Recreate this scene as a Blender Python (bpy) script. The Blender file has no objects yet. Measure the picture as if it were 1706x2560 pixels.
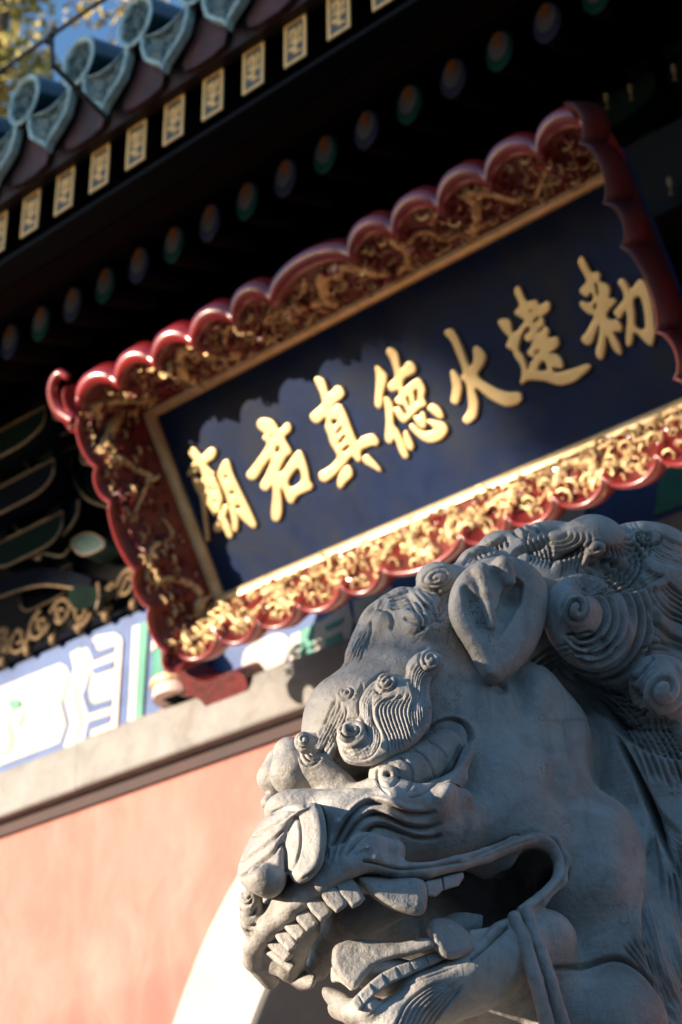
import bpy, math, random, os
import numpy as np
from mathutils import Vector, Matrix

random.seed(7)
RNG = np.random.default_rng(7)
scene = bpy.context.scene
COL = scene.collection

# ------------------------------------------------------------------ camera
# cam axes (right, up, back) expressed through the building's axes X (along the
# facade), Y (into the building), Z (up)
_X = np.array([5900., 2590., 4570.]); _X /= np.linalg.norm(_X)
def _rayc(p): return np.array([p[0] - 853, -(p[1] - 1280), -4570.])
_n = np.cross(_rayc((331, 1566)), _rayc((318.5, 1816)))
_Z = np.cross(_n, _X); _Z /= np.linalg.norm(_Z)
if _Z[1] < 0: _Z = -_Z
_Y = np.cross(_Z, _X)
M = np.array([_X, _Y, _Z])
CAM = np.array([0., 0., 1.5])
cam_d = bpy.data.cameras.new("camera"); cam = bpy.data.objects.new("camera", cam_d)
COL.objects.link(cam); scene.camera = cam
mw = Matrix.Identity(4)
for i in range(3):
    for j in range(3): mw[i][j] = M[i, j]
    mw[i][3] = CAM[i]
cam.matrix_world = mw
cam_d.sensor_fit = 'VERTICAL'; cam_d.sensor_height = 36.0; cam_d.sensor_width = 24.0
cam_d.lens = 4570. / 2560. * 36.
cam_d.clip_start = 0.05; cam_d.clip_end = 900
cam_d.dof.use_dof = True
cam_d.dof.focus_distance = 2.32
cam_d.dof.aperture_fstop = cam_d.lens * 1e-3 / 0.0100
cam_d.dof.aperture_blades = 0

# ------------------------------------------------------------------ light
SUN = np.array([-.51, -.85, .125]); SUN /= np.linalg.norm(SUN)
sun_el = math.asin(SUN[2]); sun_az = math.atan2(SUN[0], SUN[1])
w = bpy.data.worlds.new("World"); scene.world = w; w.use_nodes = True
nt = w.node_tree; nt.nodes.clear()
sky = nt.nodes.new("ShaderNodeTexSky"); sky.sky_type = 'NISHITA'; sky.sun_disc = False
sky.sun_elevation = sun_el; sky.sun_rotation = sun_az
sky.air_density = 1.0; sky.dust_density = 0.3; sky.ozone_density = 3.0
bg = nt.nodes.new("ShaderNodeBackground"); bg.inputs[1].default_value = 0.15
wo = nt.nodes.new("ShaderNodeOutputWorld")
nt.links.new(sky.outputs[0], bg.inputs[0]); nt.links.new(bg.outputs[0], wo.inputs[0])
sd = bpy.data.lights.new("sun", 'SUN'); sd.energy = 4.1; sd.angle = math.radians(0.55); sd.color = (1.0, .83, .66)
sun = bpy.data.objects.new("sun", sd); COL.objects.link(sun)
sun.rotation_euler = Vector(SUN).to_track_quat('Z', 'Y').to_euler()
sun.location = (-10, -10, 12)
vs = scene.view_settings
scene.display_settings.display_device = 'sRGB'
vs.view_transform = 'Standard'; vs.look = 'None'; vs.exposure = 1.55; vs.gamma = 1.0
try: vs.use_curve_mapping = False
except Exception: pass
scene.cycles.max_bounces = 6; scene.cycles.diffuse_bounces = 3; scene.cycles.glossy_bounces = 3
scene.cycles.sample_clamp_indirect = 4.0
try:
    scene.cycles.use_denoising = True
except Exception: pass


# ------------------------------------------------------------------ pixel -> place on a known plane
K = 1706. / 1568.
def wray(px, py): return M @ _rayc((px, py))
def onY(px, py, y):
    r = wray(px, py); return CAM + r * (y / r[1])
def hit(px, py, P0, n):
    r = wray(px, py); return CAM + r * (((P0 - CAM) @ n) / (r @ n))

# ------------------------------------------------------------------ materials
def _noise(nt, scale, detail=6, rough=.6, vec=None, dist=0.):
    n = nt.nodes.new("ShaderNodeTexNoise"); n.inputs['Scale'].default_value = scale
    n.inputs['Detail'].default_value = detail; n.inputs['Roughness'].default_value = rough
    n.inputs['Distortion'].default_value = dist
    if vec is not None: nt.links.new(vec, n.inputs['Vector'])
    return n
def _ramp(nt, fac, stops):
    r = nt.nodes.new("ShaderNodeValToRGB"); e = r.color_ramp.elements
    while len(e) < len(stops): e.new(.5)
    for k, (p, c) in enumerate(stops):
        e[k].position = p; e[k].color = (*c, 1) if len(c) == 3 else c
    nt.links.new(fac, r.inputs[0]); return r
def material(name, c1, c2=None, rough=.6, metal=0., scale=6., bump=.0, bscale=40., spec=.5, stretch=(1, 1, 1),
             dirt=None, dirt_scale=3., dirt_lo=.5, dirt_hi=.7, coat=0., rough2=None):
    m = bpy.data.materials.new(name); m.use_nodes = True; nt = m.node_tree
    b = nt.nodes["Principled BSDF"]
    tc = nt.nodes.new("ShaderNodeNewGeometry")
    mp = nt.nodes.new("ShaderNodeMapping"); mp.inputs['Scale'].default_value = stretch
    nt.links.new(tc.outputs['Position'], mp.inputs[0]); v = mp.outputs[0]
    c2 = c2 or tuple(x * .75 for x in c1)
    n = _noise(nt, scale, 8, .62, v, .4)
    r = _ramp(nt, n.outputs[0], [(.34, c2), (.64, c1)])
    col = r.outputs[0]
    if dirt:
        n2 = _noise(nt, dirt_scale, 9, .68, v, .6)
        r2 = _ramp(nt, n2.outputs[0], [(dirt_lo, (0, 0, 0)), (dirt_hi, (1, 1, 1))])
        mx = nt.nodes.new("ShaderNodeMix"); mx.data_type = 'RGBA'
        nt.links.new(r2.outputs[0], mx.inputs[0]); nt.links.new(col, mx.inputs[6]); mx.inputs[7].default_value = (*dirt, 1)
        col = mx.outputs[2]
    nt.links.new(col, b.inputs['Base Color'])
    b.inputs['Roughness'].default_value = rough; b.inputs['Metallic'].default_value = metal
    if rough2 is not None:
        n4 = _noise(nt, scale * 1.7, 5, .6, v)
        mr = nt.nodes.new("ShaderNodeMapRange"); mr.inputs[1].default_value = .3; mr.inputs[2].default_value = .7
        mr.inputs[3].default_value = rough; mr.inputs[4].default_value = rough2
        nt.links.new(n4.outputs[0], mr.inputs[0]); nt.links.new(mr.outputs[0], b.inputs['Roughness'])
    b.inputs['Specular IOR Level'].default_value = spec
    if coat:
        b.inputs['Coat Weight'].default_value = coat; b.inputs['Coat Roughness'].default_value = .18
    if bump:
        n3 = _noise(nt, bscale, 8, .65, v)
        bp = nt.nodes.new("ShaderNodeBump"); bp.inputs['Strength'].default_value = 1.0; bp.inputs['Distance'].default_value = bump
        nt.links.new(n3.outputs[0], bp.inputs['Height']); nt.links.new(bp.outputs[0], b.inputs['Normal'])
    return m

# ------------------------------------------------------------------ mesh helpers
_wloc = {}
def _mesh(name, V, Fc, mat, smooth=False):
    me = bpy.data.meshes.new(name); V = np.asarray(V, float)
    if isinstance(Fc, np.ndarray):
        k = Fc.shape[1]; n = len(Fc)
        me.vertices.add(len(V)); me.vertices.foreach_set('co', V.astype(np.float32).ravel())
        me.loops.add(n * k); me.loops.foreach_set('vertex_index', Fc.astype(np.int32).ravel())
        me.polygons.add(n); me.polygons.foreach_set('loop_start', (np.arange(n) * k).astype(np.int32))
        me.polygons.foreach_set('loop_total', np.full(n, k, np.int32))
        me.update(calc_edges=True); me.validate()
    else:
        me.from_pydata([tuple(v) for v in V], [], [tuple(f) for f in Fc]); me.update()
    if mat is not None: me.materials.append(mat)
    if smooth: me.polygons.foreach_set('use_smooth', np.ones(len(me.polygons), bool))
    return me
def thing(name, label, cat, loc=(0, 0, 0), group=None):
    o = bpy.data.objects.new(name, None); COL.objects.link(o); o.location = loc
    o.empty_display_size = .05
    _wloc[o.name] = np.array(loc, float)
    o['label'] = label; o['category'] = cat
    if group: o['group'] = group
    return o
def put(name, V, Fc, mat, parent=None, smooth=False, origin=None, **props):
    """one mesh object from world-space vertices; its origin sits in the piece"""
    V = np.asarray(V, float)
    o0 = np.array(origin, float) if origin is not None else (V.min(0) + V.max(0)) / 2
    me = _mesh(name, V - o0, Fc, mat, smooth)
    o = bpy.data.objects.new(name, me); COL.objects.link(o)
    base = _wloc[parent.name] if parent is not None else np.zeros(3)
    o.location = o0 - base; o.parent = parent
    _wloc[o.name] = o0
    for k, v in props.items(): o[k] = v
    return o
def dup(o, dloc, parent=None):
    c = o.copy(); COL.objects.link(c); p = parent if parent is not None else o.parent
    c.parent = p
    w0 = _wloc[o.name] + np.array(dloc); _wloc[c.name] = w0
    c.location = w0 - (_wloc[p.name] if p is not None else 0)
    for ch in o.children:
        d = ch.copy(); COL.objects.link(d); d.parent = c; _wloc[d.name] = _wloc[ch.name] + np.array(dloc)
        d.location = ch.location
    return c
def fix_out(V, Fc):
    """turn closed-mesh faces outward"""
    V = np.asarray(V); vol = 0.
    for f in Fc:
        a = V[f[0]]
        for i in range(1, len(f) - 1): vol += a @ np.cross(V[f[i]], V[f[i + 1]])
    return [tuple(reversed(f)) for f in Fc] if vol < 0 else Fc
def box(lo, hi):
    (x0, y0, z0), (x1, y1, z1) = lo, hi
    V = [(x0, y0, z0), (x1, y0, z0), (x1, y1, z0), (x0, y1, z0), (x0, y0, z1), (x1, y0, z1), (x1, y1, z1), (x0, y1, z1)]
    Fc = [(0, 3, 2, 1), (4, 5, 6, 7), (0, 1, 5, 4), (1, 2, 6, 5), (2, 3, 7, 6), (3, 0, 4, 7)]
    return V, Fc
def join(parts):
    V, Fc = [], []
    for v, f in parts:
        n = len(V); V += [tuple(p) for p in v]; Fc += [tuple(i + n for i in q) for q in f]
    return V, Fc
def prism(loop, d, cap_bevel=0.):
    """closed 3-D loop pushed by vector d"""
    L = np.asarray(loop, float); n = len(L); d = np.asarray(d, float)
    V = list(L) + list(L + d)
    Fc = [tuple(range(n))[::-1], tuple(range(n, 2 * n))] + [(i, (i + 1) % n, n + (i + 1) % n, n + i) for i in range(n)]
    return V, fix_out(V, Fc)
def frame_of(t, up=(0, 0, 1)):
    t = t / np.linalg.norm(t); a = np.cross(t, up)
    if np.linalg.norm(a) < 1e-4: a = np.cross(t, (1, 0, 0))
    a /= np.linalg.norm(a); return a, np.cross(a, t)
def tube(pts, rad, n=8, up=(0, 0, 1), flat=1.):
    P = np.asarray(pts, float); m = len(P); rad = np.broadcast_to(rad, (m,))
    V = []
    for i in range(m):
        t = P[min(i + 1, m - 1)] - P[max(i - 1, 0)]; a, b = frame_of(t, up)
        for k in range(n):
            an = 2 * math.pi * k / n; V.append(P[i] + rad[i] * (math.cos(an) * a + flat * math.sin(an) * b))
    Fc = [(i * n + k, i * n + (k + 1) % n, (i + 1) * n + (k + 1) % n, (i + 1) * n + k) for i in range(m - 1) for k in range(n)]
    Fc += [tuple(range(n))[::-1], tuple((m - 1) * n + k for k in range(n))]
    return V, fix_out(V, Fc)
def spline(P, n=8, closed=False):
    P = np.asarray(P, float); m = len(P); out = []
    rng = range(m if closed else m - 1)
    for i in rng:
        if closed: p0, p1, p2, p3 = P[(i - 1) % m], P[i], P[(i + 1) % m], P[(i + 2) % m]
        else: p0, p1, p2, p3 = P[max(i - 1, 0)], P[i], P[i + 1], P[min(i + 2, m - 1)]
        for k in range(n):
            t = k / n
            out.append(.5 * ((2 * p1) + (-p0 + p2) * t + (2 * p0 - 5 * p1 + 4 * p2 - p3) * t * t + (-p0 + 3 * p1 - 3 * p2 + p3) * t ** 3))
    if not closed: out.append(P[-1])
    return np.array(out)

# ------------------------------------------------------------------ distance-field sculpting
def poly_sdf(PX, PY, poly):
    """signed distance (negative inside) of 2-D grid points to a closed polygon"""
    P = np.asarray(poly, np.float32); n = len(P)
    d = np.full(PX.shape, 1e12, np.float32); ins = np.zeros(PX.shape, bool)
    for i in range(n):
        ax, ay = P[i]; bx, by = P[(i + 1) % n]; ex, ey = bx - ax, by - ay
        wx, wy = PX - ax, PY - ay
        t = np.clip((wx * ex + wy * ey) / (ex * ex + ey * ey + 1e-9), 0, 1)
        d = np.minimum(d, (wx - ex * t) ** 2 + (wy - ey * t) ** 2)
        c = (ay > PY) != (by > PY)
        with np.errstate(divide='ignore', invalid='ignore'):
            ins ^= c & (PX < (bx - ax) * (PY - ay) / ((by - ay) if by != ay else 1e-9) + ax)
    d = np.sqrt(d); return np.where(ins, -d, d)
def surface_nets(F, lo, h):
    """smooth dual contour of a scalar grid, negative inside -> verts, quads"""
    s = F < 0
    c = [s[i:s.shape[0] - 1 + i, j:s.shape[1] - 1 + j, k:s.shape[2] - 1 + k] for i in (0, 1) for j in (0, 1) for k in (0, 1)]
    anyc = np.logical_or.reduce(c); allc = np.logical_and.reduce(c); act = anyc & ~allc
    idx = np.argwhere(act); n = len(idx)
    num = np.full(act.shape, -1, np.int64); num[act] = np.arange(n)
    I, J, Kk = idx.T
    acc = np.zeros((n, 3)); cnt = np.zeros(n)
    def val(a, b, cc): return F[I + a, J + b, Kk + cc]
    for ax in range(3):
        for u in (0, 1):
            for v in (0, 1):
                o0 = [0, 0, 0]; o1 = [0, 0, 0]; oth = [q for q in range(3) if q != ax]
                o0[oth[0]] = o1[oth[0]] = u; o0[oth[1]] = o1[oth[1]] = v; o1[ax] = 1
                f0, f1 = val(*o0), val(*o1); m = (f0 < 0) != (f1 < 0)
                t = f0[m] / (f0[m] - f1[m]); p = np.tile(np.array(o0, float), (m.sum(), 1)); p[:, ax] += t
                acc[m] += p; cnt[m] += 1
    V = (idx + acc / cnt[:, None]) * h + np.asarray(lo)
    Q = []
    for ax in range(3):
        a, b = [q for q in range(3) if q != ax]
        sl0 = [slice(None)] * 3; sl1 = [slice(None)] * 3
        sl0[ax] = slice(0, -1); sl1[ax] = slice(1, None)
        e = s[tuple(sl0)] != s[tuple(sl1)]
        E = np.argwhere(e); E = E[(E[:, a] > 0) & (E[:, b] > 0) & (E[:, a] < s.shape[a] - 1) & (E[:, b] < s.shape[b] - 1)]
        inside0 = s[E[:, 0], E[:, 1], E[:, 2]]
        def cell(da, db):
            q = E.copy(); q[:, a] -= da; q[:, b] -= db; return num[q[:, 0], q[:, 1], q[:, 2]]
        q = np.stack([cell(1, 1), cell(0, 1), cell(0, 0), cell(1, 0)], 1)
        flip = ~inside0 if ax != 1 else inside0
        q[flip] = q[flip][:, ::-1]; Q.append(q)
    Q = np.concatenate(Q); Q = Q[(Q >= 0).all(1)]
    return V, Q
# ================================================================== materials
STONE_LIT = material("pale_stone_lintel", (.275, .265, .245), (.205, .195, .18), .8, scale=9, bump=.004, bscale=50, dirt=(.16, .12, .085), dirt_scale=5, dirt_lo=.56, dirt_hi=.8)
WALL_RED = material("red_plaster", (.40, .165, .13), (.365, .14, .108), .85, scale=1.8, bump=.004, bscale=30, stretch=(1.4, 1.4, .7), dirt=(.47, .255, .205), dirt_scale=3.2, dirt_lo=.42, dirt_hi=.85)
WHITE_TRIM = material("whitewashed_plaster", (.54, .505, .45), (.44, .41, .36), .8, scale=4, bump=.002)
DARK_IN = material("dark_passage", (.045, .022, .016), (.03, .016, .012), .8, scale=3)
LINTEL_SHADE = material("dark_red_lintel_shade", (.035, .005, .003), (.018, .003, .002), .7)  # strip colour holds the shadow under the lintel
P_BLUE = material("beam_blue_paint", (.045, .10, .26), (.03, .07, .20), .55, scale=12, bump=.001)
P_WHITE = material("beam_white_paint", (.50, .475, .41), (.42, .39, .33), .55, scale=12, bump=.001)
P_GREEN = material("beam_green_paint", (.06, .27, .19), (.04, .21, .14), .55, scale=12, bump=.001)
P_MINT = material("beam_pale_green_paint", (.28, .44, .34), (.22, .37, .28), .55, scale=12)
P_PINK = material("beam_pink_paint", (.80, .58, .50), (.72, .50, .42), .55, scale=12)
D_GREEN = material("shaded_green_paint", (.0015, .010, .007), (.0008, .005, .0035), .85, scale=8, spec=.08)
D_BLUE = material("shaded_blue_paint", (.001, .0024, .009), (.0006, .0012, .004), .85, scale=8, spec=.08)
NOSE = material('faded_teal_bracket_nose', (.05, .10, .08), (.03, .07, .055), .7)
D_LINE = material("gilt_line_paint", (.24, .15, .075), (.12, .075, .04), .5, scale=20)
D_WOOD = material("shade_dark_wood", (.0018, .0013, .0012), (.0008, .0008, .0008), .75, scale=6, spec=.15)  # under-eave wood, deep shade put into the base colour
D_RED = material("dark_red_lacquer", (.010, .0012, .001), (.004, .0008, .0007), .7, scale=6, spec=.1)  # rafter red, darkened in colour for the shade under the eaves
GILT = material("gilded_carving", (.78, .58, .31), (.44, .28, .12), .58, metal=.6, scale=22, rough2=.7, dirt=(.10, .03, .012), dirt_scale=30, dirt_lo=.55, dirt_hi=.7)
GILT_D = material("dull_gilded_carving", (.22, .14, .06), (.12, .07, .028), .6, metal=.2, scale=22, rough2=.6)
GILT_FLAT = material("gilt_moulding", (.78, .58, .32), (.62, .42, .20), .42, metal=.55, scale=18, rough2=.5, bump=.0006, bscale=90)
GLYPH = material("gilt_lettering", (.74, .55, .28), (.66, .47, .22), .45, metal=.65, scale=14)
LACQUER = material("red_lacquer", (.24, .013, .012), (.16, .009, .009), .3, scale=9, coat=.6, bump=.0006, bscale=30)
LACQ_R = material('shade_darkened_red_lacquer', (.085, .007, .006), (.045, .005, .004), .42, scale=9, bump=.0006, bscale=30)  # right frame's lacquer, its shade put into the colour
LACQ_D = material("carved_red_ground", (.16, .010, .008), (.07, .006, .005), .42, scale=16, bump=.003, bscale=60)
BOARD = material("blue_lacquer_board", (.008, .021, .068), (.005, .013, .044), .42, scale=5, rough2=.6, spec=.12, dirt=(.018, .024, .036), dirt_scale=4, dirt_lo=.46, dirt_hi=.66)
GLAZE = material("dark_teal_glaze", (.012, .050, .055), (.008, .026, .034), .22, scale=10, spec=.6, dirt=(.07, .075, .07), dirt_scale=11, dirt_lo=.58, dirt_hi=.74)
GLAZE_RIM = material("worn_glaze_rim", (.50, .60, .55), (.22, .34, .32), .4, scale=24)
GLAZE_DISC = material("glazed_relief_disc", (.09, .15, .13), (.018, .033, .030), .35, scale=40, bump=.004, bscale=70)
END_GOLD = material("rafter_end_gilt", (.95, .58, .20), (.85, .46, .14), .5, metal=.0, scale=30)
END_GREY = material("rafter_end_grey", (.10, .095, .08), (.07, .066, .056), .5, scale=30)
R_ORANGE = material("orange_pearl_paint", (.75, .26, .06), (.6, .18, .04), .5)
R_GREY = material("grey_pearl_paint", (.36, .33, .28), (.24, .22, .19), .5)
R_BLUE = material("slate_blue_pearl_paint", (.09, .11, .20), (.06, .075, .15), .5)
R_GREEN = material("green_pearl_paint", (.02, .17, .12), (.014, .12, .09), .5)
GROUND = material("pale_paving", (.11, .108, .105), (.08, .078, .075), .85, scale=1.5, bump=.004, bscale=14)
CABLE = material("black_cable", (.015, .014, .013), None, .5)
BARK = material("bark", (.09, .065, .045), (.05, .035, .025), .9, scale=8, bump=.01, bscale=20)
LEAF_Y = material("yellowing_leaves", (.50, .38, .10), (.24, .24, .06), .6, scale=1.2)
LEAF_G = material("green_leaves", (.08, .11, .03), (.05, .08, .02), .6, scale=1.2)
PAVE = material("paving_slab_stone", (.34, .30, .25), (.26, .23, .19), .85, scale=3, bump=.003, bscale=20)

def build_place():
    # ---------------------------------------------------------- ground
    g = [(-160, -160, 0), (160, -160, 0), (160, 160, 0), (-160, 160, 0)]
    put('ground', g, [(0, 1, 2, 3)], GROUND, kind='structure')
    YW = 4.6
    gate = thing('temple_gate', 'red walled temple gate with green tiled eaves and a painted beam behind the stone lion', 'temple gate', (-3.37, YW, 0))
    ZB = 1.5 + 2.589       # underside of the stone lintel
    ZT = 1.5 + 2.80        # its top
    # ---------------------------------------------------------- wall with the round arch
    cx, cz, Ri, Ro = -3.37, 1.5 + .95, 1.20, 1.60
    zw = ZB - .03
    xs0, xs1 = -11., 4.
    # wall front: strips left, right, and above the arch
    def arc(R, n=40, y=YW): return [(cx + R * math.cos(math.pi - math.pi * i / n), y, cz + R * math.sin(math.pi * i / n)) for i in range(n + 1)]
    A = arc(Ri + .03)
    V = []; Fc = []
    V += [(xs0, YW, 0), (xs0, YW, zw), (A[0][0], YW, 0)] ; V.append((A[0][0], YW, zw))
    Fc += [(0, 2, 3, 1)]
    n0 = len(V)
    for (x, y, z) in A: V += [(x, y, z), (x, y, zw)]
    for i in range(len(A) - 1): Fc.append((n0 + 2 * i, n0 + 2 * i + 2, n0 + 2 * i + 3, n0 + 2 * i + 1))
    n1 = len(V); V += [(A[-1][0], YW, 0), (xs1, YW, 0), (xs1, YW, zw), (A[-1][0], YW, zw)]; Fc.append((n1, n1 + 1, n1 + 2, n1 + 3))
    # give it depth: a back copy and the reveal of the arch
    put('wall', V, Fc, WALL_RED, gate)
    # arch trim ring (proud of the wall)
    ri = arc(Ri); ro = arc(Ro)
    sec = []
    n = len(ri); V = []; Fc = []
    for i in range(n):
        a = np.array(ri[i]); b = np.array(ro[i])
        V += [a + (0, .5, 0), a + (0, -.035, 0), a + (0, -.05, 0) + (b - a) * .03, b + (0, -.05, 0) - (b - a) * .03, b + (0, -.035, 0), b + (0, .02, 0)]
    for i in range(n - 1):
        for k in range(5): Fc.append((i * 6 + k, i * 6 + k + 1, (i + 1) * 6 + k + 1, (i + 1) * 6 + k))
    put('arch_trim', V, Fc, WHITE_TRIM, gate)
    for sx, xa, xb in ((0, cx - Ro, cx - Ri), (1, cx + Ri, cx + Ro)):
        v, f = box((xa, YW - .05, 0), (xb, YW + .02, cz)); put('arch_jamb', v, f, WHITE_TRIM, gate)
    # passage behind the arch
    v, f = box((cx - Ri - .02, YW + .5, 0), (cx + Ri + .02, YW + 4, cz + Ri + .1)); f = [tuple(reversed(q)) for q in f]
    f.pop(2)
    put('passage', v, f, DARK_IN, gate)
    # ---------------------------------------------------------- stone lintel in long blocks, dark red strip beneath coloured as its shadow
    v, f = box((xs0, YW - .02, ZB - .055), (xs1, YW + .3, ZB + .002)); put('groove', v, f, LINTEL_SHADE, gate)
    xb = [xs0, -8.6, -6.9, -5.42, -3.9, -2.2, -.6, 1.2, xs1]
    for i in range(len(xb) - 1):
        off = .0015 * ((i * 7) % 3 - 1)
        x0, x1 = xb[i] + .003, xb[i + 1] - .003; y0 = YW - .085 + off
        lp = [(x0, y0 + .008, ZB), (x0, y0, ZB + .008), (x0, y0, ZT - .02), (x0, y0 + .012, ZT - .004), (x0, YW + .3, ZT + .01), (x0, YW + .3, ZB)]
        v, f = prism(lp, (x1 - x0, 0, 0)); put('lintel_block', v, f, STONE_LIT, gate)
    # ---------------------------------------------------------- painted beam above
    YB = YW - .01
    ZP = 1.5 + 3.33
    v, f = box((xs0, YB, ZT), (xs1, YB + .3, ZP)); put('painted_beam', v, f, P_BLUE, gate)
    def q2w(p, y=YB - .004): return onY(0 + p[0] * .3189, 1560 + p[1] * .3189, y)
    beamroot = [o for o in gate.children if o.name.startswith('painted_beam')][0]
    def motif(pts, m, lift=.004, name='painted_motif', thick=.004, sm=0):
        P = spline(pts, 4, True) if sm else np.array(pts, float)
        L = [q2w(p, YB - lift) for p in P]
        v, f = prism(L, (0, thick, 0)); put(name, v, f, m, beamroot)
    # left panel (cream cartouche)
    motif([(-700, 760), (-500, 690), (0, 495), (470, 305), (520, 330), (550, 400), (480, 610), (520, 790), (470, 930), (0, 1110), (-500, 1310), (-700, 1390)], P_WHITE)
    motif([(-300, 640), (60, 540), (300, 430), (450, 390), (400, 440), (300, 450), (120, 560), (20, 720), (110, 900), (60, 1010), (-100, 1060), (-300, 1150), (-200, 900)], P_MINT, .007, sm=1)
    motif([(-250, 700), (40, 600), (130, 600), (90, 700), (180, 700), (140, 800), (60, 780), (90, 880), (40, 990), (-80, 990), (-220, 1080)], P_WHITE, .010, sm=1)
    motif([(60, 610), (140, 590), (160, 640), (90, 660)], P_GREEN, .012, sm=1)
    # zigzag bands
    motif([(550, 230), (620, 190), (690, 185), (730, 290), (650, 560), (710, 770), (640, 960), (560, 1000), (500, 960), (550, 780), (500, 590), (580, 350)], P_WHITE, .006)
    motif([(600, 190), (640, 185), (665, 330), (595, 570), (640, 745), (590, 990), (545, 1000), (620, 760), (570, 580), (640, 340)], P_MINT, .009)
    # comb shapes
    motif([(690, 300), (890, 220), (895, 290), (725, 350), (745, 400), (905, 340), (880, 590), (870, 650), (700, 705), (690, 715), (720, 300)], P_WHITE, .006)
    motif([(725, 120), (760, 90), (900, 65), (955, 100), (950, 165), (900, 165), (770, 212), (740, 180)], P_WHITE, .007)
    motif([(890, 165), (960, 120), (915, 850), (865, 855), (880, 590), (905, 340)], P_PINK, .008)
    motif([(700, 415), (905, 345), (880, 585), (735, 630), (705, 600), (690, 510)], P_WHITE, .010)
    motif([(690, 705), (875, 645), (870, 710), (680, 770)], P_WHITE, .010)
    motif([(690, 900), (700, 830), (865, 765), (915, 770), (915, 850), (800, 915), (720, 920)], P_WHITE, .007)
    motif([(645, 560), (690, 440), (715, 400), (690, 510), (700, 610), (735, 635), (880, 588), (872, 640), (700, 702), (670, 640)], P_BLUE, .012)
    motif([(715, 350), (890, 285), (888, 340), (740, 400)], P_BLUE, .012)
    motif([(690, 180), (730, 140), (745, 190), (775, 215), (900, 165), (895, 215), (730, 285)], P_BLUE, .012)
    motif([(690, 775), (870, 712), (865, 765), (700, 830), (690, 940), (640, 970)], P_BLUE, .012)
    # upright strips at the end of the panel
    motif([(1040, 20), (1095, 0), (1060, 800), (1000, 795)], P_WHITE, .010)
    motif([(1095, -5), (1165, -30), (1110, 800), (1058, 802)], P_GREEN, .010)
    motif([(1000, 790), (1110, 800), (1105, 830), (1000, 850)], P_MINT, .006)
    # beam beyond the column: cloud, strips, lattice (read in full-photo pixels)
    def mS(pts, m, lift=.004, sm=0, name='painted_motif'):
        P = spline(pts, 4, True) if sm else np.array(pts, float)
        L = [onY(p[0] * K, p[1] * K, YB - lift) for p in P]
        v, f = prism(L, (0, .004, 0)); put(name, v, f, m, beamroot)
    mS([(560, 1500), (600, 1470), (640, 1455), (665, 1470), (660, 1510), (640, 1540), (615, 1575), (590, 1590), (560, 1570)], P_WHITE, .006, 1)
    mS([(575, 1545), (600, 1535), (605, 1560), (585, 1575)], P_MINT, .009, 1)
    mS([(668, 1460), (690, 1450), (688, 1535), (664, 1540)], P_WHITE, .006)
    mS([(690, 1450), (724, 1432), (722, 1520), (688, 1535)], P_GREEN, .006)
    mS([(724, 1432), (735, 1428), (733, 1518), (722, 1520)], P_WHITE, .006)
    mS([(735, 1428), (800, 1385), (812, 1425), (800, 1490), (775, 1512), (733, 1518)], P_WHITE, .005)
    mS([(745, 1440), (790, 1418), (785, 1432), (750, 1450)], P_GREEN, .009)
    mS([(748, 1468), (782, 1452), (790, 1480), (748, 1492)], P_GREEN, .009)
    mS([(812, 1380), (900, 1345), (905, 1420), (830, 1460), (815, 1425)], P_WHITE, .009)
    mS([(835, 1400), (880, 1375), (885, 1410), (845, 1432)], P_MINT, .012, 1)
    for k in range(14):     # the motifs repeat along the beam to the right, behind the lion and beyond
        x = -3.1 + k * .42
        L = [(x, YB - .006, ZT + .05), (x + .12, YB - .006, ZT + .05), (x + .17, YB - .006, ZT + .22), (x + .12, YB - .006, ZT + .46), (x, YB - .006, ZT + .46), (x + .05, YB - .006, ZT + .25)]
        v, f = prism(L, (0, .004, 0)); put('painted_motif', v, f, (P_WHITE, P_GREEN, P_MINT)[k % 3], beamroot)
    # grit lying on the lintel ledge
    parts = []
    for i in range(120):
        px = random.uniform(200, 420); py = 1560 + (840 - (px - 300) * .36) * .3189 + random.uniform(-6, 6)
        c = onY(px, py, YB - .03); c[2] = ZT + .008; s = random.uniform(.004, .012)
        parts.append(box(c - s, c + s * np.array((1, 1, .6))))
    v, f = join(parts); put('ledge_debris', v, f, D_LINE, gate, kind='stuff')
    # ---------------------------------------------------------- green post against the beam
    ct = onY(435 * 1.0, 1745, YB - .10); pc = ct.copy()
    def cyl(x, y, z0, z1, r, n=28, m=None, nm='post_band', par=None):
        V = [(x + r * math.cos(2 * math.pi * k / n), y + r * math.sin(2 * math.pi * k / n), z) for z in (z0, z1) for k in range(n)]
        Fc = [(k, (k + 1) % n, n + (k + 1) % n, n + k) for k in range(n)] + [tuple(range(n))[::-1], tuple(range(n, 2 * n))]
        return put(nm, V, Fc, m, par, smooth=False)
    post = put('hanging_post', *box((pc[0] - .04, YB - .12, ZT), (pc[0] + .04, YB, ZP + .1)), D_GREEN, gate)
    zc = pc[2]
    cyl(pc[0], YB - .07, ZT + .004, ZT + .052, .105, m=P_PINK, par=post)
    cyl(pc[0], YB - .07, ZT + .052, ZT + .075, .118, m=GILT_FLAT, par=post)
    cyl(pc[0], YB - .07, ZT + .075, ZT + .20, .112, m=P_GREEN, par=post)
    for k in range(5):
        cyl(pc[0], YB - .07, ZT + .20 + k * .05, ZT + .245 + k * .05, .118 - .006 * (k % 2), m=(P_PINK, P_WHITE)[k % 2], par=post)
    # ---------------------------------------------------------- dark zone above the beam: backing, bracket arms, openwork
    v, f = box((xs0, YW + .02, ZP), (xs1, YW + .4, 1.5 + 5.2)); put('upper_wall', v, f, D_WOOD, gate)
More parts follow.
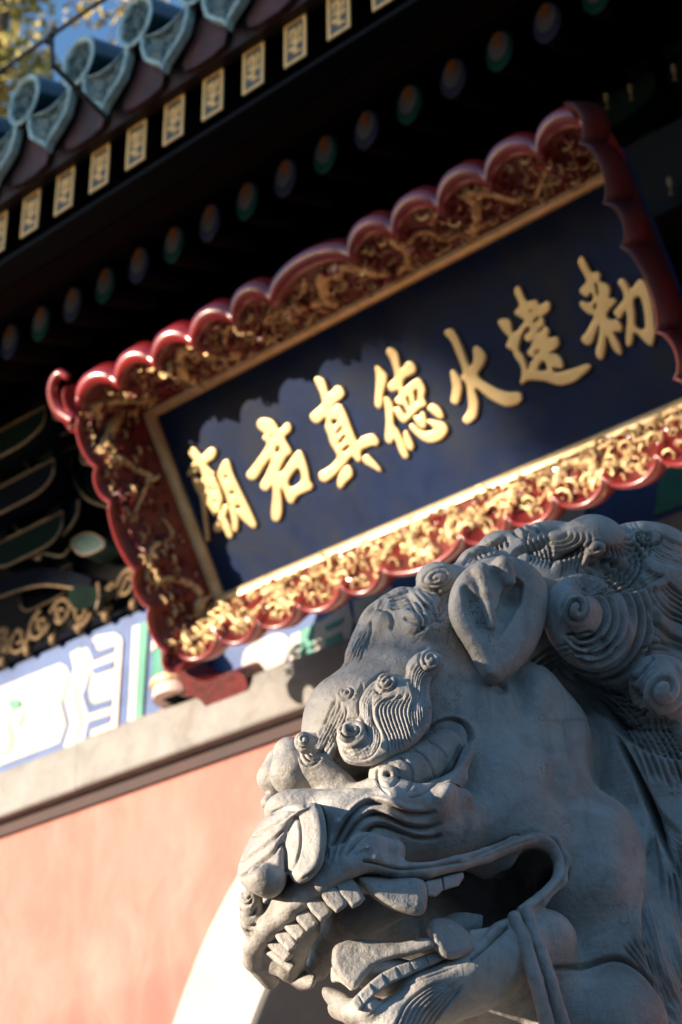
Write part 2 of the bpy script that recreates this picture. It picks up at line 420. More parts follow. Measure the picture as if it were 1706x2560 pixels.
    # scroll openwork just above the beam
    def scroll(c, r, turns, a0, sgn, th, y, m, par, name='scroll', n=22):
        P = []
        for i in range(n):
            t = i / (n - 1); a = a0 + sgn * turns * 2 * math.pi * t; rr = r * (1 - .82 * t)
            P.append((c[0] + rr * math.cos(a), y, c[1] + rr * math.sin(a)))
        return tube(P, th * (1 - .4 * np.linspace(0, 1, n)), 6)
    parts = []
    v, f = box((xs0, YB - .03, ZP), (xs1, YB + .02, ZP + .03)); ow = put('openwork_band', v, f, D_BLUE, gate)
    for i in range(26):
        x = -6.6 + i * .14; z = ZP + .10 + .02 * math.sin(i * 2.1)
        parts.append(scroll((x, z), .075, 1.4, i * 1.3, (-1) ** i, .012, YB - .045, None, None))
        P = [(x - .07 + .14 * t, YB - .05, z + .05 * math.sin(t * 6.3 + i)) for t in np.linspace(0, 1, 9)]; parts.append(tube(P, .009, 5))
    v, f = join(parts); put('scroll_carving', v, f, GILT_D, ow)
    for i in range(30):     # gilt beads along the top edge of the painted beam
        x = -6.35 + i * .17
        V = []; Fc = []; n = 10
        c = np.array((x, YB - .035, ZP + .012)); r = .023
        for a in range(6):
            th = math.pi * a / 5
            for b in range(n): V.append(c + r * np.array([math.sin(th) * math.cos(2 * math.pi * b / n), math.sin(th) * math.sin(2 * math.pi * b / n), 1.25 * math.cos(th)]))
        Fc = [(a * n + b, (a + 1) * n + b, (a + 1) * n + (b + 1) % n, a * n + (b + 1) % n) for a in range(5) for b in range(n)]
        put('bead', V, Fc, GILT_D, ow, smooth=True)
    # bracket sets (dougong): stacked painted arms with light edging
    def arm(x, y0, z, wdt, hgt, dep, m, par, edge=True):
        n = 8
        lp = [(x - wdt / 2, y0, z + hgt)] + [(x - wdt / 2 + .30 * wdt * (1 - math.cos(t)) * .9, y0, z + hgt * (1 - math.sin(t)) * .55) for t in np.linspace(0, math.pi / 2, n)]
        rp = [(2 * x - p[0], p[1], p[2]) for p in reversed(lp)]
        L = lp + rp; v, f = prism(L, (0, dep, 0)); b = put('bracket_arm', v, f, m, par)
        if edge:
            P = [(p[0], p[1] - .004, p[2]) for p in L] + [(L[0][0], L[0][1] - .004, L[0][2])]
            v, f = tube(P, .0065, 5); put('gilt_edge', v, f, D_LINE, b)
        return b
    for i in range(13):
        bx = -6.55 + i * .78
        for lv in range(4):
            y0 = YW - .03 - .12 * lv; z = ZP + .22 + .19 * lv
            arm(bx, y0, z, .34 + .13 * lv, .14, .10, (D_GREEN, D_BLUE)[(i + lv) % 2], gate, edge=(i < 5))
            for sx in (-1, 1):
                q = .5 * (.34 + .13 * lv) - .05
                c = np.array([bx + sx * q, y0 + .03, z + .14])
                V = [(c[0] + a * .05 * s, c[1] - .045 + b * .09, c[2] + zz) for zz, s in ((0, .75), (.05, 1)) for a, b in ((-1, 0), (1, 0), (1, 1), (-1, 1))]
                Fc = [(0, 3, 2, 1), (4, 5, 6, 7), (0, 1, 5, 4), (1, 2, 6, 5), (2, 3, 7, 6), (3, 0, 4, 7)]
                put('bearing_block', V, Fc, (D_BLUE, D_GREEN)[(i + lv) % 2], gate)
    # painted panels with curved light lines between the bracket sets (left of the name board)
    def dS(pts, m, y, name, th=.008, closed=False, par=gate, rad=None):
        P = spline(pts, 6, closed); L = np.array([onY(p[0] * K, p[1] * K, y) for p in P])
        if rad:
            v, f = tube(L, rad, 5); return put(name, v, f, m, par)
        v, f = prism(L, (0, th, 0)); return put(name, v, f, m, par)
    yd = YW - .12
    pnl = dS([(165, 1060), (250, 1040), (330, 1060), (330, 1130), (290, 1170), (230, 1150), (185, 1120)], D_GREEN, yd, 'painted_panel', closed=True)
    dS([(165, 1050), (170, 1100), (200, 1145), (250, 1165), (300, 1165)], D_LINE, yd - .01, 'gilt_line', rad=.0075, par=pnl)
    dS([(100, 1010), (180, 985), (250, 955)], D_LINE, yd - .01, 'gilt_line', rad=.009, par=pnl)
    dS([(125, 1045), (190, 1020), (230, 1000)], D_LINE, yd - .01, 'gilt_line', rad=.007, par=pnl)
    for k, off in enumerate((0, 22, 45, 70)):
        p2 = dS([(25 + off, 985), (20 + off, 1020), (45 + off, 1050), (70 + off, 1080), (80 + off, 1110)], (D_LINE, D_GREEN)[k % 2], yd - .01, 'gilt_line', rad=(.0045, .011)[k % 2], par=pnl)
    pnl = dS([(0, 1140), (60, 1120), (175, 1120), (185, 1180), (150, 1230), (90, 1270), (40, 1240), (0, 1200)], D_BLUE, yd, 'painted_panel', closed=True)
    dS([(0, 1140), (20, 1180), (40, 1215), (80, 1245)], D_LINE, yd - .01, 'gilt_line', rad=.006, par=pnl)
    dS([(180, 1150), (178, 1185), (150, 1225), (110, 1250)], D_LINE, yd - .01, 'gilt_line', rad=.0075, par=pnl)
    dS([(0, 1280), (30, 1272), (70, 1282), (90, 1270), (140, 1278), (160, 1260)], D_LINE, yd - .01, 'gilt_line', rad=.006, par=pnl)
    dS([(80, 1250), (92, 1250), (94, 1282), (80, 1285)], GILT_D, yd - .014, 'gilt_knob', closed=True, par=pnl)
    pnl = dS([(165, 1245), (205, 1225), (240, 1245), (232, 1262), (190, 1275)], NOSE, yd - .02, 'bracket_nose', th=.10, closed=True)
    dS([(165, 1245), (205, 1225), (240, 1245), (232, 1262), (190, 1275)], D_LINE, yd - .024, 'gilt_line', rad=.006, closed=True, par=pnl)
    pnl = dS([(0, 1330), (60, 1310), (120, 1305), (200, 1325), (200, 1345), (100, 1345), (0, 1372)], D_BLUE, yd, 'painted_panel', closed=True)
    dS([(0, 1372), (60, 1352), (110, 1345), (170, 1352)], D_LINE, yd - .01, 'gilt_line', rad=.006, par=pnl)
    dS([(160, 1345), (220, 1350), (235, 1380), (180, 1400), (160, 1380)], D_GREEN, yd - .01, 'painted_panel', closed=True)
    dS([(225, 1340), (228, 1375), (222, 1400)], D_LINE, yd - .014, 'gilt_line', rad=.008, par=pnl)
    # lintel board with carved gilt ends, upper right of the name board
    v, f = box((-2.6, YW - .45, 1.5 + 3.62), (2.5, YW - .3, 1.5 + 3.95)); hb = put('upper_beam', v, f, D_WOOD, gate)
    for p in ((1395, 235), (1450, 215), (1550, 170), (1540, 430)):
        c = onY(p[0] * K, p[1] * K, YW - .48); P = [(c[0], c[1], c[2] - .03), (c[0] + .006, c[1] - .01, c[2]), (c[0], c[1], c[2] + .035)]
        v, f = tube(P, .008, 6); put('gilt_spike', v, f, GILT_D, hb)
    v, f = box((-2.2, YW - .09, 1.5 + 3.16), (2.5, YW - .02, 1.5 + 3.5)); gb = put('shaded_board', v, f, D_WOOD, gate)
    v, f = box((-2.2, YW - .10, 1.5 + 3.30), (2.5, YW - .088, 1.5 + 3.31)); put('gilt_line', v, f, D_LINE, gb)
    # ---------------------------------------------------------- round eave rafters with painted ends
    SL = .42
    def fan(c, rx, rz, n, y, dy):   # flat disc of small thickness in the x-z plane
        L = [(c[0] + rx * math.cos(2 * math.pi * k / n), y, c[2] + rz * math.sin(2 * math.pi * k / n)) for k in range(n)]
        return prism(L, (0, dy, 0))
    zr = 1.5 + 4.385; yr = 3.90; rr = .062; rz = .093
    protoR = {}
    for k in range(-2, 24):
        x = -5.089 + .2 * k; kind = k % 2
        if kind in protoR: dup(protoR[kind][0], (x - protoR[kind][1], 0, 0)); continue
        n = 16
        V = [(x + rr * math.cos(2 * math.pi * j / n), yy, zz + rz * math.sin(2 * math.pi * j / n)) for yy, zz in ((yr, zr), (YW + .5, zr + SL * (YW + .5 - yr))) for j in range(n)]
        Fc = [(j, (j + 1) % n, n + (j + 1) % n, n + j) for j in range(n)] + [tuple(range(n))[::-1], tuple(range(n, 2 * n))]
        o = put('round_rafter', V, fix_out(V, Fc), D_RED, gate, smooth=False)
        col = (R_GREEN, R_BLUE)[kind]
        v, f = fan((x, 0, zr), rr * .92, rz * .92, 18, yr - .004, .003); put('end_ring', v, f, col, o)
        v, f = fan((x, 0, zr + rz * .22), rr * .66, rz * .66, 16, yr - .008, .003); put('end_pearl', v, f, R_GREY, o)
        v, f = fan((x, 0, zr + rz * .50), rr * .34, rz * .36, 12, yr - .012, .003); put('end_dot', v, f, R_ORANGE, o)
        protoR[kind] = (o, x)
    # boards over the round rafters
    nb = 9
    for j in range(nb):
        y0 = 3.46 + j * .19; z0 = zr + rz + .012 + SL * (y0 - yr) * 1.0
        v, f = prism([(-8.2, y0, z0), (-8.2, y0 + .18, z0 + SL * .18), (-8.2, y0 + .18, z0 + SL * .18 + .02), (-8.2, y0, z0 + .02)], (11.5, 0, 0))
        put('roof_board', v, f, (D_WOOD, D_RED)[j % 2], gate)
    # ---------------------------------------------------------- square flying rafters, gilt fret on each end
    yf = 3.45; zf = 1.5 + 4.45; hw, hh = .052, .098
    def fret():
        parts = []
        def bar(x0, z0, x1, z1): parts.append(box((x0, 0, z0), (x1, .0035, z1)))
        W_, H_, t = hw * .98, hh * .98, .0125
        bar(-W_, -H_, -W_ + t, H_); bar(W_ - t, -H_, W_, H_); bar(-W_ + t, -H_, W_ - t, -H_ + t); bar(-W_ + t, H_ - t, W_ - t, H_)
        bar(-t / 2, -H_ * .62, t / 2, H_ * .62)                       # stem of the fret
        bar(-W_ * .55, H_ * .50, -t / 2, H_ * .62); bar(t / 2, H_ * .22, W_ * .55, H_ * .34)
        bar(-W_ * .55, -H_ * .02, -t / 2, H_ * .10); bar(t / 2, -H_ * .18, W_ * .55, -H_ * .06)
        bar(-W_ * .55, -H_ * .42, -t / 2, -H_ * .30); bar(t / 2, -H_ * .62, W_ * .55, -H_ * .50)
        bar(-W_ * .55, H_ * .22, -W_ * .55 + t, H_ * .50); bar(W_ * .55 - t, H_ * .34, W_ * .55, H_ * .62)
        bar(W_ * .55 - t, -H_ * .06, W_ * .55, H_ * .10); bar(-W_ * .55, -H_ * .30, -W_ * .55 + t, -H_ * .16)
        return join(parts)
    fv, ff = fret(); first = None
    for k in range(-4, 26):
        x = -4.6176 + .2 * k
        if first: dup(first[0], (x - first[1], 0, 0)); continue
        L = [(x - hw, yf, zf - hh), (x + hw, yf, zf - hh), (x + hw, yf, zf + hh), (x - hw, yf, zf + hh)]
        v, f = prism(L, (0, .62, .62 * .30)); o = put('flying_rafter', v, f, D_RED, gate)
        v, f = box((x - hw * .985, yf - .004, zf - hh * .985), (x + hw * .985, yf - .0005, zf + hh * .985)); put('end_panel', v, f, END_GREY, o)
        put('end_fret', [(p[0] + x, p[1] + yf - .008, p[2] + zf) for p in fv], ff, END_GOLD, o)
        first = (o, x)
    # red fascia with a wavy upper board that beds the tiles
    xa, xb_ = -6.2, 1.2; m = 220
    lo = 1.5 + 4.545; base = []
    X_ = np.linspace(xa, xb_, m); TS = .321; XT = -4.56
    top = 1.5 + 4.80 + .05 * np.cos((X_ - XT) / TS * 2 * math.pi)
    L = [(x, 3.40, z) for x, z in zip(X_, top)] + [(xb_, 3.40, lo), (xa, 3.40, lo)]
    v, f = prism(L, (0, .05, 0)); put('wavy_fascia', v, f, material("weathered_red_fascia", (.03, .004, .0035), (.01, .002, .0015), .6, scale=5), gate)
    BED = material('faded_red_bed', (.085, .02, .018), (.02, .004, .004), .6, scale=7)
    for k in range(-6, 20):      # lobed bed blocks seen between the drip tiles
        x = XT + TS * (k + .0)
        P = [(x - .10, 3.375, lo + .02), (x - .085, 3.375, lo + .16), (x - .04, 3.375, lo + .225), (x + .04, 3.375, lo + .225), (x + .085, 3.375, lo + .16), (x + .10, 3.375, lo + .02)]
        v, f = prism(spline(P, 3, True), (0, .022, 0)); put('bed_block', v, f, BED, gate)
    # ---------------------------------------------------------- roof tiles
    zc = 1.5 + 4.905; yt = 3.32; sl = .36
    def arcdisc(ax, az, n=28): return [(ax * math.cos(2 * math.pi * k / n), az * math.sin(2 * math.pi * k / n)) for k in range(n)]
    def disc_tile(x):
        ax, az = .094, .122; n = 28; C = arcdisc(1, 1, n); prof = []
        ys = [(yt, 1.0), (yt - .006, .96), (yt - .006, .84), (yt + .012, .78)]
        L0 = 3.4
        V = [(x + ax * c, yt + L0, zc + az * s + sl * L0) for c, s in C]
        for yy, s_ in ys: V += [(x + ax * s_ * c, yy, zc + az * s_ * s) for c, s in C]
        Fc = []
        for r in range(4): Fc += [(r * n + k, r * n + (k + 1) % n, (r + 1) * n + (k + 1) % n, (r + 1) * n + k) for k in range(n)]
        Fc += [tuple((4 * n + k) for k in range(n))[::-1], tuple(range(n))]
        Fc = fix_out(V, Fc)
        body = put('round_tile', V[:2 * n], [q for q in Fc if max(q) < 2 * n], GLAZE, gate, smooth=True)
        Vr = V[n:]; Fr = [tuple(i - n for i in q) for q in Fc if min(q) >= n and len(q) == 4]
        rim = put('tile_rim', Vr, Fr, GLAZE_RIM, body, smooth=True)
        # relief disc: concentric petals
        R = []; nn = 24
        D = []; Fd = []
        rings = [0, .18, .3, .42, .55, .68, .78]
        D.append((x, yt + .002, zc))
        for ri_, rad in enumerate(rings[1:]):
            for k in range(nn):
                h = .008 * math.sin(k * math.pi * 2 / nn * (3 + ri_)) * (ri_ % 2 + .4) + .004 * math.cos(ri_ * 2.2)
                D.append((x + ax * rad * math.cos(2 * math.pi * k / nn), yt + .010 - h, zc + az * rad * math.sin(2 * math.pi * k / nn)))
        Fd = [(0, 1 + (k + 1) % nn, 1 + k) for k in range(nn)]
        for r in range(5): Fd += [(1 + r * nn + k, 1 + r * nn + (k + 1) % nn, 1 + (r + 1) * nn + (k + 1) % nn, 1 + (r + 1) * nn + k) for k in range(nn)]
        put('tile_relief', D, Fd, GLAZE_DISC, body)
        return body
    def drip_tile(x):
        # curved pan tile ending in a pointed, rimmed tongue that hangs down
        wd = .132; zt = zc - .135; n = 14
        U = np.linspace(-1, 1, n)
        def ztop(u): return zt + .045 * u * u
        top_ = [(x + wd * u, ztop(u)) for u in U]
        bot = [(x + wd * .96, zt - .02), (x + wd * .82, zt - .085), (x + wd * .45, zt - .135), (x + wd * .12, zt - .17), (x, zt - .205), (x - wd * .12, zt - .17), (x - wd * .45, zt - .135), (x - wd * .82, zt - .085), (x - wd * .96, zt - .02)]
        outline = top_ + bot
        c = np.array([x, zt - .05]); O_ = np.array(outline)
        I_ = c + (O_ - c) * .80
        n_ = len(O_); y0 = yt + .005
        V = [(p[0], y0, p[1]) for p in O_] + [(p[0], y0 - .006, p[1]) for p in (c + (O_ - c) * .97)] + [(p[0], y0 - .006, p[1]) for p in (c + (O_ - c) * .85)] + [(p[0], y0 + .008, p[1]) for p in I_] + [(p[0], y0 + .028, p[1]) for p in O_]
        Fr = []
        for r in range(3): Fr += [(r * n_ + k, r * n_ + (k + 1) % n_, (r + 1) * n_ + (k + 1) % n_, (r + 1) * n_ + k) for k in range(n_)]
        Fr += [(4 * n_ + k, 4 * n_ + (k + 1) % n_, (k + 1) % n_, k) for k in range(n_)]
        pan = []
        for yy in (y0 + .02, y0 + 3.4): pan += [(x + wd * 1.1 * u, yy, ztop(u) + sl * (yy - y0)) for u in U] + [(x + wd * 1.1 * u, yy, ztop(u) + .014 + sl * (yy - y0)) for u in U]
        Fp = []
        for a in (0, n):
            Fp += [(a + k, a + k + 1, 2 * n + a + k + 1, 2 * n + a + k) for k in range(n - 1)]
        Fp += [(k, n + k, n + k + 1, k + 1) for k in range(n - 1)] + [(0, 2 * n, 3 * n, n), (n - 1, 2 * n - 1, 4 * n - 1, 3 * n - 1)]
        body = put('drip_tile', pan, Fp, GLAZE, gate)
        put('drip_rim', V, Fr, GLAZE_RIM, body)
        # relief field: face fan with ripples
        D = [(c[0], y0 + .002, c[1])]; Fd = []
        for ri_, s_ in enumerate((.25, .5, .80)):
            for k, p in enumerate(O_):
                q = c + (p - c) * s_; D.append((q[0], y0 + .006 - .007 * math.sin(k * 1.9 + ri_ * 2), q[1]))
        Fd = [(0, 1 + (k + 1) % n_, 1 + k) for k in range(n_)]
        for r in range(2): Fd += [(1 + r * n_ + k, 1 + r * n_ + (k + 1) % n_, 1 + (r + 1) * n_ + (k + 1) % n_, 1 + (r + 1) * n_ + k) for k in range(n_)]
        put('drip_relief', D, Fd, GLAZE_DISC, body)
        return body
    a = disc_tile(XT); b = drip_tile(XT + TS / 2)
    for k in range(-4, 17):
        if k: dup(a, (TS * k, 0, 0)); dup(b, (TS * k, 0, 0))
    # mortar bed under the tiles, closes the roof
    v, f = prism([(-8.2, 3.42, 1.5 + 4.64), (-8.2, 6.7, 1.5 + 4.64 + sl * 3.28), (-8.2, 6.7, 1.5 + 4.70 + sl * 3.28), (-8.2, 3.42, 1.5 + 4.70)], (11.5, 0, 0))
    put('roof_deck', v, f, D_WOOD, gate)
    v, f = box((-8.2, 4.95, 0), (-8.0, 8, 8)); put('end_wall', v, f, WALL_RED, gate)
    v, f = box((-8.2, 8.0, 0), (3.3, 8.3, 7.5)); put('rear_wall', v, f, WALL_RED, gate)

    # ---------------------------------------------------------- cable above the eave
    def cpt(px, py): return onY(px * K, py * K, 3.10)
    c0, c1, c2 = cpt(-120, 235), cpt(118, 82), cpt(245, -5)
    root = thing('roof_cable', 'thin black cable on a short stay running along above the roof tiles', 'cable', tuple(cpt(118, 82)))
    far = cpt(900, -430)
    pts = [cpt(-700, 560), c0, cpt(0, 163), cpt(60, 122), c1, cpt(180, 38), c2, far]
    v, f = tube(spline(pts, 4), .0085, 8); put('cable', v, f, CABLE, root)
    q = cpt(122, 150)
    v, f = tube([c1 + (0, 0, .01), q, q + (0.02, .25, -.10)], .010, 8); put('stay', v, f, CABLE, root)
    v, f = tube([c1 + (-.03, 0, -.02), c1 + (.03, 0, .022)], .015, 8); put('clamp', v, f, CABLE, root)

def build_plaque():
    th = math.radians(32)
    X = np.array([1., 0, 0]); Pv = np.array([0, -math.sin(th), math.cos(th)]); N = np.array([0, -math.cos(th), -math.sin(th)])
    r = wray(555, 1507); P0 = CAM + r * (4.25 / r[1])
    W_, H_ = 2.11, .757
    def w(a, v, h=0.): return P0 + a * X + v * Pv + h * N
    def pix(px, py, h=0.):        # photo pixel -> (a, v) on the board at height h
        q = hit(px, py, P0 + N * h, N) - P0; return q @ X, q @ Pv
    root = thing('name_board', 'hanging blue name board with gilt characters and a red dragon-carved scalloped frame', 'name board', tuple(w(W_ / 2, 0, -.1)))
    def slab(poly, h0, h1): return prism([w(a, v, h0) for a, v in poly], (h1 - h0) * N)
    v, f = slab([(-.05, -.05), (W_ + .005, -.05), (W_ + .005, H_ + .05), (-.05, H_ + .05)], -.03, 0.); put('board', v, f, BOARD, root)
    # two iron hangers up to the bracket zone
    for a in (.35, W_ - .35):
        v, f = tube([w(a, H_ + .10, -.04), w(a, H_ + .10, -.04) + (0, .35, .25)], .012, 8); put('hanger', v, f, CABLE, root)
    # gilt inner moulding
    mw_ = .030; mh = .034
    def strip(a0, v0, a1, v1, ia, iv):
        # quarter-round bar from (a0,v0) to (a1,v1); (ia,iv) points inwards
        prof = [(0, 0), (mw_, 0), (mw_, .010), (mw_ * .8, .024), (mw_ * .45, mh), (0, mh + .004)]
        V = []
        for (a, v_) in ((a0, v0), (a1, v1)):
            sa = 1 if a < W_ / 2 else -1; sv = 1 if v_ < H_ / 2 else -1
            for (d, h) in prof: V.append(w(a + sa * d if True else a, v_ + sv * d, h))
        n = len(prof); Fc = [(k, (k + 1) % n, n + (k + 1) % n, n + k) for k in range(n)] + [tuple(range(n)), tuple(range(n, 2 * n))[::-1]]
        return V, fix_out(V, Fc)
    ms = mw_ * .0
    for (a0, v0, a1, v1) in ((0, 0, W_, 0), (0, H_, W_, H_), (0, 0, 0, H_), (W_, 0, W_, H_)):
        v, f = strip(a0, v0, a1, v1, 0, 0); put('inner_moulding', v, f, GILT_FLAT, root)
    # ---- four carved sides. s runs along, e outwards, height h grows outwards (flare), thick red rim behind
    def lobes(bounds, depth, n=12, dip=.55):
        """scalloped outer edge: list of (s, e) relative to a base line"""
        out = []
        for i in range(len(bounds) - 1):
            s0, s1 = bounds[i], bounds[i + 1]
            for k in range(n):
                t = k / n; out.append((s0 + (s1 - s0) * t, depth * (math.sin(math.pi * t) ** dip)))
        out.append((bounds[-1], 0.)); return out
    TOPB = [-.056, .151, .341, .530, .727, .902, 1.25, 1.43, 1.615, 1.80, 1.99, 2.166]
    HH = (.03, .30)
    def side(name, org, sdir, edir, bounds, e_in, e_base, depth, hh=(.036, .135), thick=.14, s_lim=None, roll=.045):
        """org: (a,v) of s=0 on the inner edge"""
        sc = lobes(bounds, depth)
        S = np.array([p[0] for p in sc]); E = e_base + np.array([p[1] for p in sc])
        def pos(s, e, h): 
            a = org[0] + s * sdir[0] + e * edir[0]; v_ = org[1] + s * sdir[1] + e * edir[1]; return w(a, v_, h)
        lo_, hi_ = s_lim
        Sin = np.clip(S, lo_, hi_)
        m = len(S); nt_ = 7; V = []
        # front face: inner edge -> scallop edge, then bevel, rim, back
        for i in range(m):
            for k in range(nt_):
                t = k / (nt_ - 1); s = Sin[i] + (S[i] - Sin[i]) * min(1, t * 1.0); e = e_in + (E[i] - roll - e_in) * t
                V.append(pos(s, e, hh[0] + (hh[1] - .03 - hh[0]) * t ** .9))
            for k in (1, 2, 3, 4):
                q = k / 4. * math.pi * .62
                V.append(pos(S[i], E[i] - roll * .5 - roll * .62 * math.cos(q) + .002, hh[1] - .03 + (.030 + .25 * (roll - .03)) * math.sin(q) - .004 * k))
            V.append(pos(S[i], E[i] + .004, hh[1] - thick * .55)); V.append(pos(S[i], E[i] - .012, hh[1] - thick)); V.append(pos(S[i], e_base - .03, hh[1] - thick - .005))
            V.append(pos(Sin[i], e_in, hh[0] - .05))
        rw = nt_ + 8
        Fc = []; Fr = []
        for i in range(m - 1):
            for k in range(rw - 1):
                q = (i * rw + k, i * rw + k + 1, (i + 1) * rw + k + 1, (i + 1) * rw + k)
                (Fc if k < nt_ - 1 else Fr).append(q)
        caps = [tuple(range(rw)), tuple((m - 1) * rw + k for k in range(rw))[::-1]]
        V = np.array(V)
        o = put(name, V, Fr + caps, LACQUER, root, smooth=False)
        for pgy in o.data.polygons: pgy.use_smooth = len(pgy.vertices) == 4
        put('carved_ground', V, Fc, LACQ_D, o, smooth=True)
        def surf(s, t, lift=0.):     # place on the flared face
            E_ = np.interp(s, S, E); ein = e_in; e = ein + (E_ - roll - ein) * t
            return pos(s, e, hh[0] + (hh[1] - .03 - hh[0]) * max(t, 0) ** .9 + lift)
        return o, surf, S
    inn = .0
    top, ftop, _ = side('top_frame', (0, H_), (1, 0), (0, 1), TOPB, 0., .125, .066, s_lim=(0, W_), hh=HH, thick=.15, roll=.072)
    BOTB = [-.045, .162, .348, .537, .74, .913, 1.25, 1.43, 1.61, 1.79, 1.98, 2.15]
    bot, fbot, _ = side('bottom_frame', (0, 0), (1, 0), (0, -1), BOTB, 0., .125, .055, s_lim=(0, W_), hh=HH, thick=.15, roll=.024)
    LB = [-.17, -.043, .145, .279, .544, .687, .855, .94]
    left, fleft, _ = side('left_frame', (0, H_), (0, -1), (-1, 0), LB, 0., .10, .035, s_lim=(0, H_), hh=HH, thick=.12, roll=.026)
    right, fright, _ = side('right_frame', (W_, H_), (0, -1), (1, 0), LB, 0., .055, .035, s_lim=(0, H_), hh=(.03, .37), thick=.20, roll=.018)
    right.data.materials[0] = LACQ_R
    # cloud-shaped ears at the four corners
    def ear(pts, par, h0=.30, th_=.10):
        P = spline(pts, 5, True); L = [w(a, v_, h0) for a, v_ in P]
        v, f = prism(L, -th_ * N); put('corner_cloud', v, f, LACQ_D, par)
        c = P.mean(0)
    def pD(pts, h): return [pix(x * K, y * K, h) for x, y in pts]
    e1 = pD([(118, 880), (130, 850), (150, 850), (160, 880), (160, 920), (190, 940), (230, 960), (200, 990), (168, 972), (130, 930)], .30)
    e2 = pD([(372, 1490), (400, 1500), (420, 1540), (470, 1565), (540, 1540), (568, 1570), (560, 1610), (490, 1636), (455, 1605), (405, 1590), (378, 1550)], -.10)
    def hook(P, par, m=LACQUER, q=1.):
        v, f = tube(spline([w(a, v_, .27) for a, v_ in P], 5), np.interp(np.linspace(0, 1, (len(P) - 1) * 5 + 1), [0, .5, 1], [.018 * q, .030 * q, .040 * q]), 10, up=N); put('corner_hook', v, f, m, par, smooth=True)
    h1 = pD([(158, 868), (138, 858), (124, 880), (124, 912), (140, 945), (175, 968)], .27)
    hook(h1, left, LACQUER, .75);  ear(e2, left, -.10, .14)
    ear([(W_ - a, v_) for a, v_ in e2], right, -.10, .14)
    # ---- gilt carving. dragons as sinuous bodies, flames and cloud curls between them
    def rnd(a, b): return random.uniform(a, b)
    def dragon(fs, s0, s1, par, t0=.16, t1=.84, th_=.021, waves=2.2, ph=0., flip=1, m=GILT):
        n = 46; P = []; R = []
        for i in range(n):
            u = i / (n - 1); s = s0 + (s1 - s0) * u + .020 * math.sin(4 * math.pi * waves * u + ph)
            t = (t0 + t1) / 2 + (t1 - t0) / 2 * math.sin(2 * math.pi * waves * u + ph) * flip * (1 - .2 * u)
            P.append(fs(s, t, .006)); R.append(th_ * (1.05 - .75 * u) * (1 + .12 * math.sin(i * 2.4)))
        parts = [tube(P, R, 8, up=N)]
        hd = P[0]; d = P[0] - P[2]; d /= np.linalg.norm(d); sd = np.cross(d, N)
        parts.append(tube([hd - d * .02, hd, hd + d * .028, hd + d * .055], [.016, .026, .021, .009], 8, up=N))
        for sg in (-1, 1):
            parts.append(tube([hd + sd * .012 * sg, hd - d * .03 + sd * .03 * sg, hd - d * .05 + sd * .045 * sg], [.008, .006, .002], 5, up=N))
            parts.append(tube([hd + d * .05, hd + d * .045 + sd * .03 * sg, hd + d * .02 + sd * .05 * sg], [.004, .004, .0015], 5, up=N))
        for i in (9, 15, 24, 31):
            c = P[i]; dd = P[i + 1] - P[i - 1]; dd /= np.linalg.norm(dd); sd = np.cross(dd, N) * (-1) ** i
            k1 = c + sd * .035 + dd * .01; k2 = k1 + sd * .012 - dd * .025
            parts.append(tube([c, k1, k2], [.010, .008, .006], 6, up=N))
            for q in (-1, 0, 1): parts.append(tube([k2, k2 + sd * (.018 - abs(q) * .004) + dd * (.012 * q) + N * .003], [.005, .0015], 4, up=N))
        for i in range(2, n - 4, 2):      # spine fins
            c = P[i]; dd = P[i + 1] - P[i - 1]; dd /= np.linalg.norm(dd)
            parts.append(tube([c + N * .006, c + N * .018 - dd * .006], [.006, .001], 4, up=dd))
        v, f = join(parts); return put('carved_dragon', v, f, m, par, smooth=False)
    def curls(fs, s0, s1, n, par, m=GILT, size=(.012, .030), tt=(.08, .93), th_=(.003, .0062), lift=.003, name='cloud_carving'):
        parts = []
        for i in range(n):
            s = rnd(s0, s1); t = rnd(*tt); r0 = rnd(*size); a0 = rnd(0, 6.28); sg = random.choice((-1, 1)); tu = rnd(.45, 1.25)
            c = fs(s, t); ex = fs(s + .01, t) - fs(s - .01, t); ex /= np.linalg.norm(ex); ey = np.cross(ex, N); k = 9; P = []
            for j in range(k):
                u = j / (k - 1); a = a0 + sg * tu * 6.28 * u; rr_ = r0 * (1 - .75 * u)
                P.append(c + ex * rr_ * math.cos(a) + ey * rr_ * math.sin(a) + N * (lift + .004 * math.sin(3.1 * u)))
            q = rnd(*th_); parts.append(tube(P, q * (1.15 - .6 * np.linspace(0, 1, k)), 5, up=N))
        v, f = join(parts); return put(name, v, f, m, par, smooth=False, kind='stuff')
    for k, (a, b) in enumerate(((-.10, .28), (.30, .68), (1.05, .80), (1.15, 1.55), (1.60, 2.0))):
        dragon(ftop, a, b, top, ph=k * 1.3, flip=(-1) ** k, waves=1.5 + .2 * (k % 2))
    curls(ftop, -.05, 2.1, 330, top, th_=(.0035, .0075)); curls(ftop, -.2, 2.1, 190, top, LACQUER, (.012, .034), th_=(.004, .008), name='red_cloud_carving')
    for k, (a, b) in enumerate(((.02, .36), (.72, .40))):
        dragon(fleft, a, b, left, .15, .85, th_=.017, ph=k, flip=(-1) ** k, waves=1.2)
    curls(fleft, -.08, .85, 90, left); curls(fleft, -.08, .9, 120, left, LACQ_D, (.012, .034), th_=(.003, .007), name='red_cloud_carving')
    for k, (a, b) in enumerate(((-.08, .30), (.34, .70), (1.05, .78), (1.15, 1.55), (1.6, 2.0))):
        dragon(fbot, a, b, bot, .25, .80, ph=k * .9, flip=(-1) ** k, waves=1.6)
    curls(fbot, -.18, 2.08, 400, bot, GILT, (.014, .034), (.05, .95), (.0045, .0085))
    curls(fbot, -.18, 2.08, 90, bot, LACQUER, (.010, .024), th_=(.004, .007), name='red_cloud_carving')
    # ---- characters, read right to left; strokes drawn on the board plane and raised from it
    G = []
